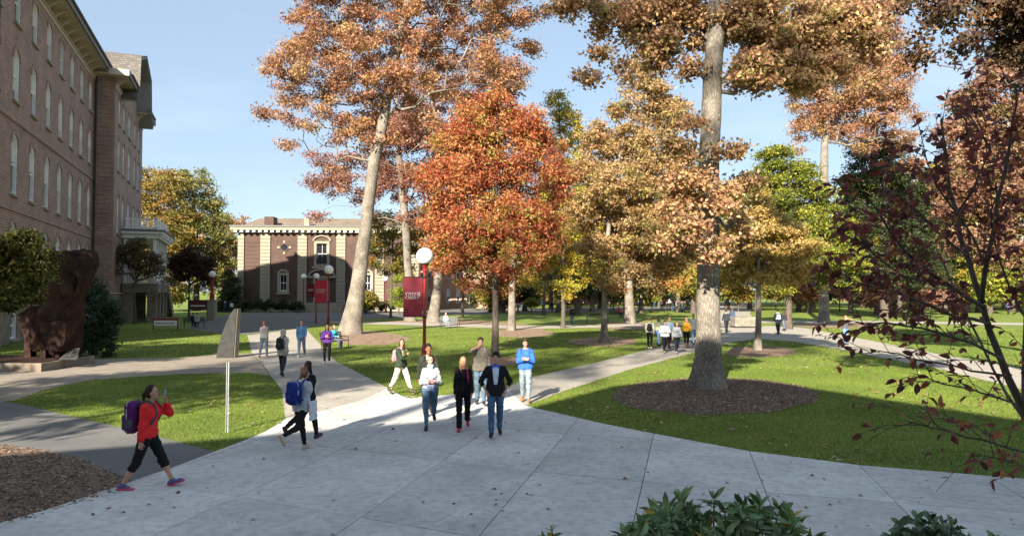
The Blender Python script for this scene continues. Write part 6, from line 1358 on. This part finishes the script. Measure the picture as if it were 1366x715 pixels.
for i, (px, py, k, lab, tc) in enumerate(crowd):
    fc = (20, 170, 95, -60, 185, 260)[i % 6]; g = G(px, py)
    if k not in first:
        I = person('person', lab, px, py, fc, 1.72, protos[k][0], legs=protos[k][1], top=TOP(tc, e=.03), bottom=TRS(((.02, .022, .03), (.05, .08, .15), (.03, .03, .03), (.02, .02, .025))[k], .018), hair=((.04, .022, .014), 'long' if protos[k][0] else 'short'), res=1.9, group='distant walkers on the far paths'); first[k] = I['root']
    else:
        src = first[k]; c = src.copy(); C.objects.link(c); c.location = (g.x, g.y, .024); c.rotation_euler = (0, 0, R(fc)); c['label'] = lab
        hs_ = random.uniform(.94, 1.05); c.scale = (hs_, hs_, hs_)
        for ch in list(src.children):
            d = ch.copy(); C.objects.link(d); d.parent = c
            if ch.name.startswith('shirt'):
                d.material_slots[0].link = 'OBJECT'; d.material_slots[0].material = clothm(tc)
# ------------------------------------------------------------------ lamps, banners, benches, sculpture and other furniture
def iup_letters(root, cx, cz, w, y, mat, back=False):
    """outlined slab letters I U P"""
    m = MB(); h = w*.36; lw = w*.27; t = w*.045; gap = w*.035; y0, y1 = (y-.012, y-.004); x = cx-(3*lw+2*gap)/2
    def seg(pts): 
        for (a, b) in zip(pts, pts[1:]+pts[:1]):
            (ax, az), (bx, bz) = a, b; lo, hi = min(ax, bx), max(ax, bx); l2, h2 = min(az, bz), max(az, bz)
            m.box(lo-t*.25, hi+t*.25, y0, y1, l2-t*.25, h2+t*.25)
    a = h*.26; z = cz-h/2; s1 = lw*.3
    seg([(x, z), (x+lw, z), (x+lw, z+a), (x+lw-s1, z+a), (x+lw-s1, z+h-a), (x+lw, z+h-a), (x+lw, z+h), (x, z+h), (x, z+h-a), (x+s1, z+h-a), (x+s1, z+a), (x, z+a)])
    x += lw+gap; c = lw*.42
    seg([(x+lw*.18, z), (x+lw*.82, z), (x+lw*.9, z+a*.6), (x+lw*.9, z+h-a), (x+lw, z+h-a), (x+lw, z+h), (x+lw*.56, z+h), (x+lw*.56, z+h-a), (x+lw*.62, z+h-a), (x+lw*.62, z+a), (x+lw*.38, z+a), (x+lw*.38, z+h-a), (x+lw*.44, z+h-a), (x+lw*.44, z+h), (x, z+h), (x, z+h-a), (x+lw*.1, z+h-a), (x+lw*.1, z+a*.6)])
    x += lw+gap
    seg([(x, z), (x+lw*.55, z), (x+lw*.55, z+a), (x+lw*.42, z+a), (x+lw*.42, z+h*.36), (x+lw*.9, z+h*.36), (x+lw, z+h*.5), (x+lw, z+h*.86), (x+lw*.9, z+h), (x, z+h), (x, z+h-a), (x+lw*.12, z+h-a), (x+lw*.12, z+a), (x, z+a)])
    seg([(x+lw*.42, z+h*.56), (x+lw*.72, z+h*.56), (x+lw*.72, z+h*.8), (x+lw*.42, z+h*.8)])
    return m.build('lettering', mat, root)
LETW = M('letter_white', (.72, .6, .6), .7)
def lamp(px, py, pyglobe, gpx, label, rpole=.075, base_stone=False, tilt=0):
    g = G(px, py); Y = g.y; H = W(px, pyglobe, Y).z; gr = gpx*Y/F/2
    o = empty('street_lamp', g, 0, label, 'street lamp')
    b0 = 0
    if base_stone: b0 = 2.1; MB().box(-.42, .42, -.42, .42, 0, b0-.02).box(-.5, .5, -.5, .5, b0-.018, b0+.15).build('stone_base', STONE, o, bevel=.03)
    pf = MB().lathe([(rpole*2.2, b0+.0), (rpole*2.2, b0+.12), (rpole*1.7, b0+.2), (rpole*1.5, b0+.75), (rpole*1.15, b0+.85), (rpole*1.0, b0+1.0), (rpole*.86, H-gr-.3), (rpole*1.3, H-gr-.27), (rpole*1.3, H-gr-.2), (rpole*.9, H-gr-.15), (rpole*1.7, H-gr-.04), (rpole*1.9, H-gr+.06)], 16)
    pf.build('pole', REDM, o, smooth=False)
    MB().lathe([(.02, gr-.01), (.035, gr+.0), (.03, gr+.05), (.008, gr+.09)], 8).build('finial', REDM, o, loc=(0, 0, H)); MB().lathe([(gr*.52, -gr*.93), (gr*.6, -gr*.86), (gr*.56, -gr*.8)], 16).build('collar', DARKM, o, loc=(0, 0, H))
    n = 10; MB().lathe([(max(.002, gr*math.sin(math.pi*k/n)), -gr*math.cos(math.pi*k/n)) for k in range(n+1)], 20).build('globe', GLOBE, o, loc=(0, 0, H), smooth=True)
    return o, g
def banner(o, g, px0, px1, py0, py1, label, mat, rp=.075):
    Y = g.y; x0 = W(px0, 389, Y).x-g.x; x1 = W(px1, 389, Y).x-g.x; z1 = W(px0, py0, Y).z; z0 = W(px0, py1, Y).z
    b = empty('banner', (g.x, g.y, 0), 0, label, 'banner'); n = 14; vs = []; fs = []
    for j in range(n+1):
        for i in range(7):
            u, v = i/6, j/n; vs.append((x0+(x1-x0)*u, .05*math.sin(v*7+u*3)*math.sin(math.pi*v)*.8+.01*math.sin(u*9), z0+(z1-z0)*v))
    m = MB(); w = 7
    m.raw(vs+[(x, y+.012, z) for x, y, z in vs], [(j*w+i, j*w+i+1, (j+1)*w+i+1, (j+1)*w+i) for j in range(n) for i in range(6)]+[(k+(n+1)*w, k+1*w+(n+1)*w, k+w+1+(n+1)*w, k+1+(n+1)*w) for j in range(n) for k in [j*w+i for i in range(6)]])
    m.build('cloth', mat, b, smooth=True)
    rod = MB()
    for z in (z0-.015, z1+.015): rod.tube([(x0, 0, z), (0, 0, z)], .018, 6); rod.tube([(0, 0, z-.05), (0, 0, z+.05)], .1, 10)
    rod.build('rod', DARKM, b)
    iup_letters(b, (x0+x1)/2, z0+(z1-z0)*.53, abs(x1-x0)*.86, -.065, LETW)
    return b
o, g = lamp(566, 487, 342, 23.5, 'red lamp post with white globe rising behind the walking students'); banner(o, g, 538, 563.5, 370, 422, 'large shade-darkened crimson banner lettered IUP on the lamp behind the students', BANNER)
o, g = lamp(438, 431.5, 360, 12.5, 'red lamp post with white globe beside the bright red banner'); banner(o, g, 420, 436, 374, 404, 'bright red banner lettered IUP on the lamp left of the leaning oak', BANNERL)
o, g = lamp(421.5, 431, 368.5, 8, 'slimmer dark red lamp post left of the bright banner', .06); banner(o, g, 410.3, 419.5, 379, 396, 'small dark red banner lettered IUP behind the bright one', BANNER)
lamp(404.8, 416, 369, 7.5, 'distant dark lamp post before the library window')
lamp(282.5, 427, 366, 9, 'red lamp post on a square stone base near the conifer', .16, True)
lamp(691, 417.5, 372, 7, 'distant red lamp post right of the red maple trunk')
lamp(514, 417, 372, 7, 'distant thin lamp post before the brick steps')

def bench(px, py, rz, label, mat, L=1.7):
    g = G(px, py); o = empty('park_bench', g, R(rz), label, 'bench')
    sl = MB().box(-L/2, L/2, -.035, .035, 0, .03).mesh('slat', mat, bevel=.005)
    for k in range(5): link('slat', sl, o, (0, -.2+k*.1, .45))
    for k in range(4): link('slat', sl, o, (0, .27+k*.03, .56+k*.11), (R(75), 0, 0))
    lg = MB()
    lg.tube([(0, -.25, 0), (0, -.24, .44), (0, .24, .44), (0, .2, 0)], .022, 6).tube([(0, .24, .44), (0, .39, .95)], .02, 6).tube([(0, -.24, .44), (0, -.24, .66), (0, .3, .68)], .018, 6); lm = lg.mesh('bench_frame', DARKM)
    for x in (-L/2+.05, L/2-.05): link('bench_frame', lm, o, (x, 0, 0))
    return o, g
bench(447, 466, 62, 'black metal park bench beside the walkway with a seated woman', DARKM)
bench(600, 437.5, 25, 'grey slatted park bench behind the lamp post with a seated person', METAL)
bench(797, 431, 0, 'low dark bench beneath the slim oak trunk', DARKM, 2.2)
bench(259, 437, 200, 'dark bench with a seated pair left of the slab monument', DARKM)
bench(822, 424, 20, 'distant bench with a person in red near the pale trunk', DARKM)
def seated(label, px, py, face, tc, bc, hair, fem=True, off=(0, 0), res=1.4):
    g = G(px, py); a = R(face); l = (g.x+off[0], g.y+off[1])
    return person('person', label, px, py, face, 1.68, fem, legs=((82, 84, 0), (84, 86, 0)), arms=((-.06, -.25, .12), (.06, -.25, .12)), top=TOP(tc, e=.025), bottom=TRS(bc, .016), hair=(hair, 'long' if fem else 'short'), res=res, sit=.44, loc=l, lean=-4)
seated('woman in teal top seated on the bench by the walkway', 446, 466, 66, (.04, .32, .38), (.1, .1, .14), (.12, .05, .03), off=(0, 0))
seated('person in white seated on the grey slatted bench', 598, 437.5, 30, (.62, .62, .58), (.2, .25, .3), (.35, .22, .1), off=(-.2, .1), res=1.6)
seated('dark clothed person on the left of the seated pair', 257.5, 437, 200, (.02, .02, .03), (.03, .03, .04), (.02, .015, .01), False, res=1.6)
seated('grey shirted person on the right of the seated pair', 262.5, 437.5, 200, (.3, .32, .34), (.04, .05, .07), (.05, .03, .02), False, res=1.6)
seated('person in red jacket seated near the pale trunk', 826, 424, 20, (.5, .03, .05), (.04, .04, .05), (.03, .02, .02), res=1.8)

# galvanised sign post without its sign, on the left lawn
g = G(303, 577); Hh = W(303, 483, g.y).z; o = empty('sign_post', g, 0, 'bare grey galvanised metal post standing on the left lawn', 'post')
m = MB().box(-.02, .02, .010, .014, -.02, Hh).box(-.02, -.016, -.015, .010, -.02, Hh).box(.016, .02, -.015, .010, -.02, Hh).box(-.032, -.02, -.017, -.013, -.02, Hh).box(.02, .032, -.017, -.013, -.02, Hh); m.build('channel', METAL, o)
bt = MB().lathe([(.006, 0), (.006, .006)], 8).mesh('bolt', DARKM)
for k in range(12): link('bolt', bt, o, (0, .009, .15+k*.11), (R(90), 0, 0))
# wedge shaped slab monument
g = G(302, 477.5); Y = g.y
pts = [(288,478),(290.5,464),(295,448),(301,432),(307,419),(312,412),(315,411),(314.5,430),(313,455),(311,477.5)]
v = [W(p[0], p[1], Y) for p in pts]; v = [Vector((q.x, q.y, max(0, q.z))) for q in v]
o = empty('slab_monument', g, 0, 'dark curved stone wedge standing at the edge of the gravel', 'monument')
m = MB().prism([q-g for q in v], (.02, .4, 0)); m.build('slab', DSTONE, o, bevel=.02)
a = W(311,477.5,Y)-g; b = W(315,412,Y)-g
MB().prism([(a.x+.03, .03, .02), (a.x+.09, .38, .02), (b.x+.07, .38, b.z), (b.x+.03, .06, b.z)], (.02, -.01, 0)).build('lit_face', STONE, o)  # pale strip painted in for the light on the slab's right side
# low white sign on the lawn, sign board by the lamp
g = G(221, 440); o = empty('lawn_sign', g, 0, 'low white name sign between two red posts on the far left lawn', 'sign')
MB().box(-.95, .95, -.04, .04, .35, .78).build('board', WHITE, o)
MB().box(-1.03, -.96, -.05, .05, 0, .95).box(.96, 1.03, -.05, .05, 0, .95).box(-.955, .955, -.045, .045, .785, .93).build('sign_frame', REDM, o)
m = MB(); x = -.8
while x < .75: w_ = random.uniform(.08, .22); m.box(x, x+w_, -.048, -.042, .5, .58); x += w_+.06
m.build('lettering', DARKM, o)
g = G(264, 430); o = empty('notice_board', g, 0, 'dark maroon notice board on two legs beside the staircase', 'sign')
MB().box(-.9, .9, -.05, .05, 1.3, 2.3).build('board', M('maroon_board', (.1, .02, .025), .6), o); MB().box(-.95, -.91, -.06, .06, 0, 2.35).box(.91, .95, -.06, .06, 0, 2.35).build('leg', DARKM, o); MB().box(-.75, .75, -.06, -.052, 1.65, 1.75).build('lettering', WHITE, o)
# square stone planter
g = G(995, 437.5); o = empty('stone_planter', g, R(6), 'large square cut stone block planter beside the cross path', 'planter')
MB().box(-.95, .95, 0, 1.5, .12, .95).build('block', M('rough_block', (.2, .185, .15), .9, .3, 3, .6, 12, dist=.02), o, bevel=.08); MB().box(-.85, .85, .1, 1.4, 0, .12).build('foot', DSTONE, o)
MB().box(-.7, .7, .25, 1.25, .951, .97).build('soil', MULCH, o)
# rusty sculpture of torn slabs on a plinth
SY = 29.8; g = W(75, 479, SY); g.z = 0; o = empty('sculpture', (g.x, g.y, 0), 0, 'tall rust brown sculpture of torn upright slabs on a low plinth', 'sculpture')
gp = empty('plinth', (-18.5, 28.1, 0), R(-1), 'low square concrete plinth under the rusty sculpture', 'plinth')
xr = 0
MB().box(-7, xr, 0, 3.5, 0, .34).build('block', SANDST, gp, bevel=.03); MB().box(-6.9, xr-.1, .1, 3.4, .341, .36).build('top_plate', RUST, gp)
def slab(px, z_lift, depth, dy, seed, name):
    Y = g.y+dy; P3 = [W(p[0], p[1], Y) for p in px]; me = bpy.data.meshes.new(name); bm = bmesh.new(); base = o.location
    f = bm.faces.new([bm.verts.new(q-base) for q in P3]); r_ = bmesh.ops.extrude_face_region(bm, geom=[f]); vs = [e for e in r_['geom'] if isinstance(e, bmesh.types.BMVert)]
    bmesh.ops.translate(bm, verts=vs, vec=(.1, depth, 0)); bmesh.ops.recalc_face_normals(bm, faces=bm.faces[:]); bmesh.ops.triangulate(bm, faces=bm.faces[:])
    bmesh.ops.subdivide_edges(bm, edges=bm.edges[:], cuts=3, use_grid_fill=True)
    for _ in range(1): bmesh.ops.subdivide_edges(bm, edges=[e for e in bm.edges if e.calc_length() > .16], cuts=1)
    for v_ in bm.verts:
        c = v_.co; n1 = noise.noise((c.x*.9+seed, c.y*.9, c.z*.5)); n2 = noise.noise((c.x*3+seed, c.y*3, c.z*1.2)); q = math.floor(n1*5)/5
        n3 = noise.noise((c.x*5+seed, c.y*2, c.z*.7)); v_.co += v_.normal*(.20*q+.06*n2+.09*n3)
    bm.to_mesh(me); bm.free(); me.materials.append(RUST); link(name, me, o)
slab([(66,335),(84,334),(107,337),(109,350),(106,372),(97,402),(91,436),(89,472),(66,474),(60,462),(55,440),(47,415),(52,395),(60,372),(62,350)], 0, .9, 0, 1, 'torn_slab')
slab([(78,336),(92,333),(104,345),(106,371),(94,368),(86,392),(82,380),(79,350)], 0, .3, -.32, 7, 'ragged_plate')
slab([(20,420),(44,405),(52,420),(60,462),(46,466),(32,462),(28,450)], 0, .8, .5, 3, 'leaning_slab')
slab([(48,428),(88,432),(86,455),(82,468),(64,470),(56,452)], 0, .35, -.28, 5, 'cross_plate')
for px0, px1, dy in ((32,41,.5),(53,61,-.1),(72,79,.3)):
    a, b = W(px0, 460, g.y+.2+dy), W(px1, 460, g.y+.2+dy); MB().box(a.x-o.location.x, b.x-o.location.x, dy+.2, dy+.6, .3, a.z+.3).build('leg', RUST, o, bevel=.02)
a = W(80, 478, g.y-.4); MB().prism([(a.x-o.location.x, -.5, .37), (a.x-o.location.x+.8, -.6, .37), (a.x-o.location.x+.45, .1, .75), (a.x-o.location.x+.1, .05, .68)], (0, .08, .05)).build('fallen_plate', DSTONE, o)
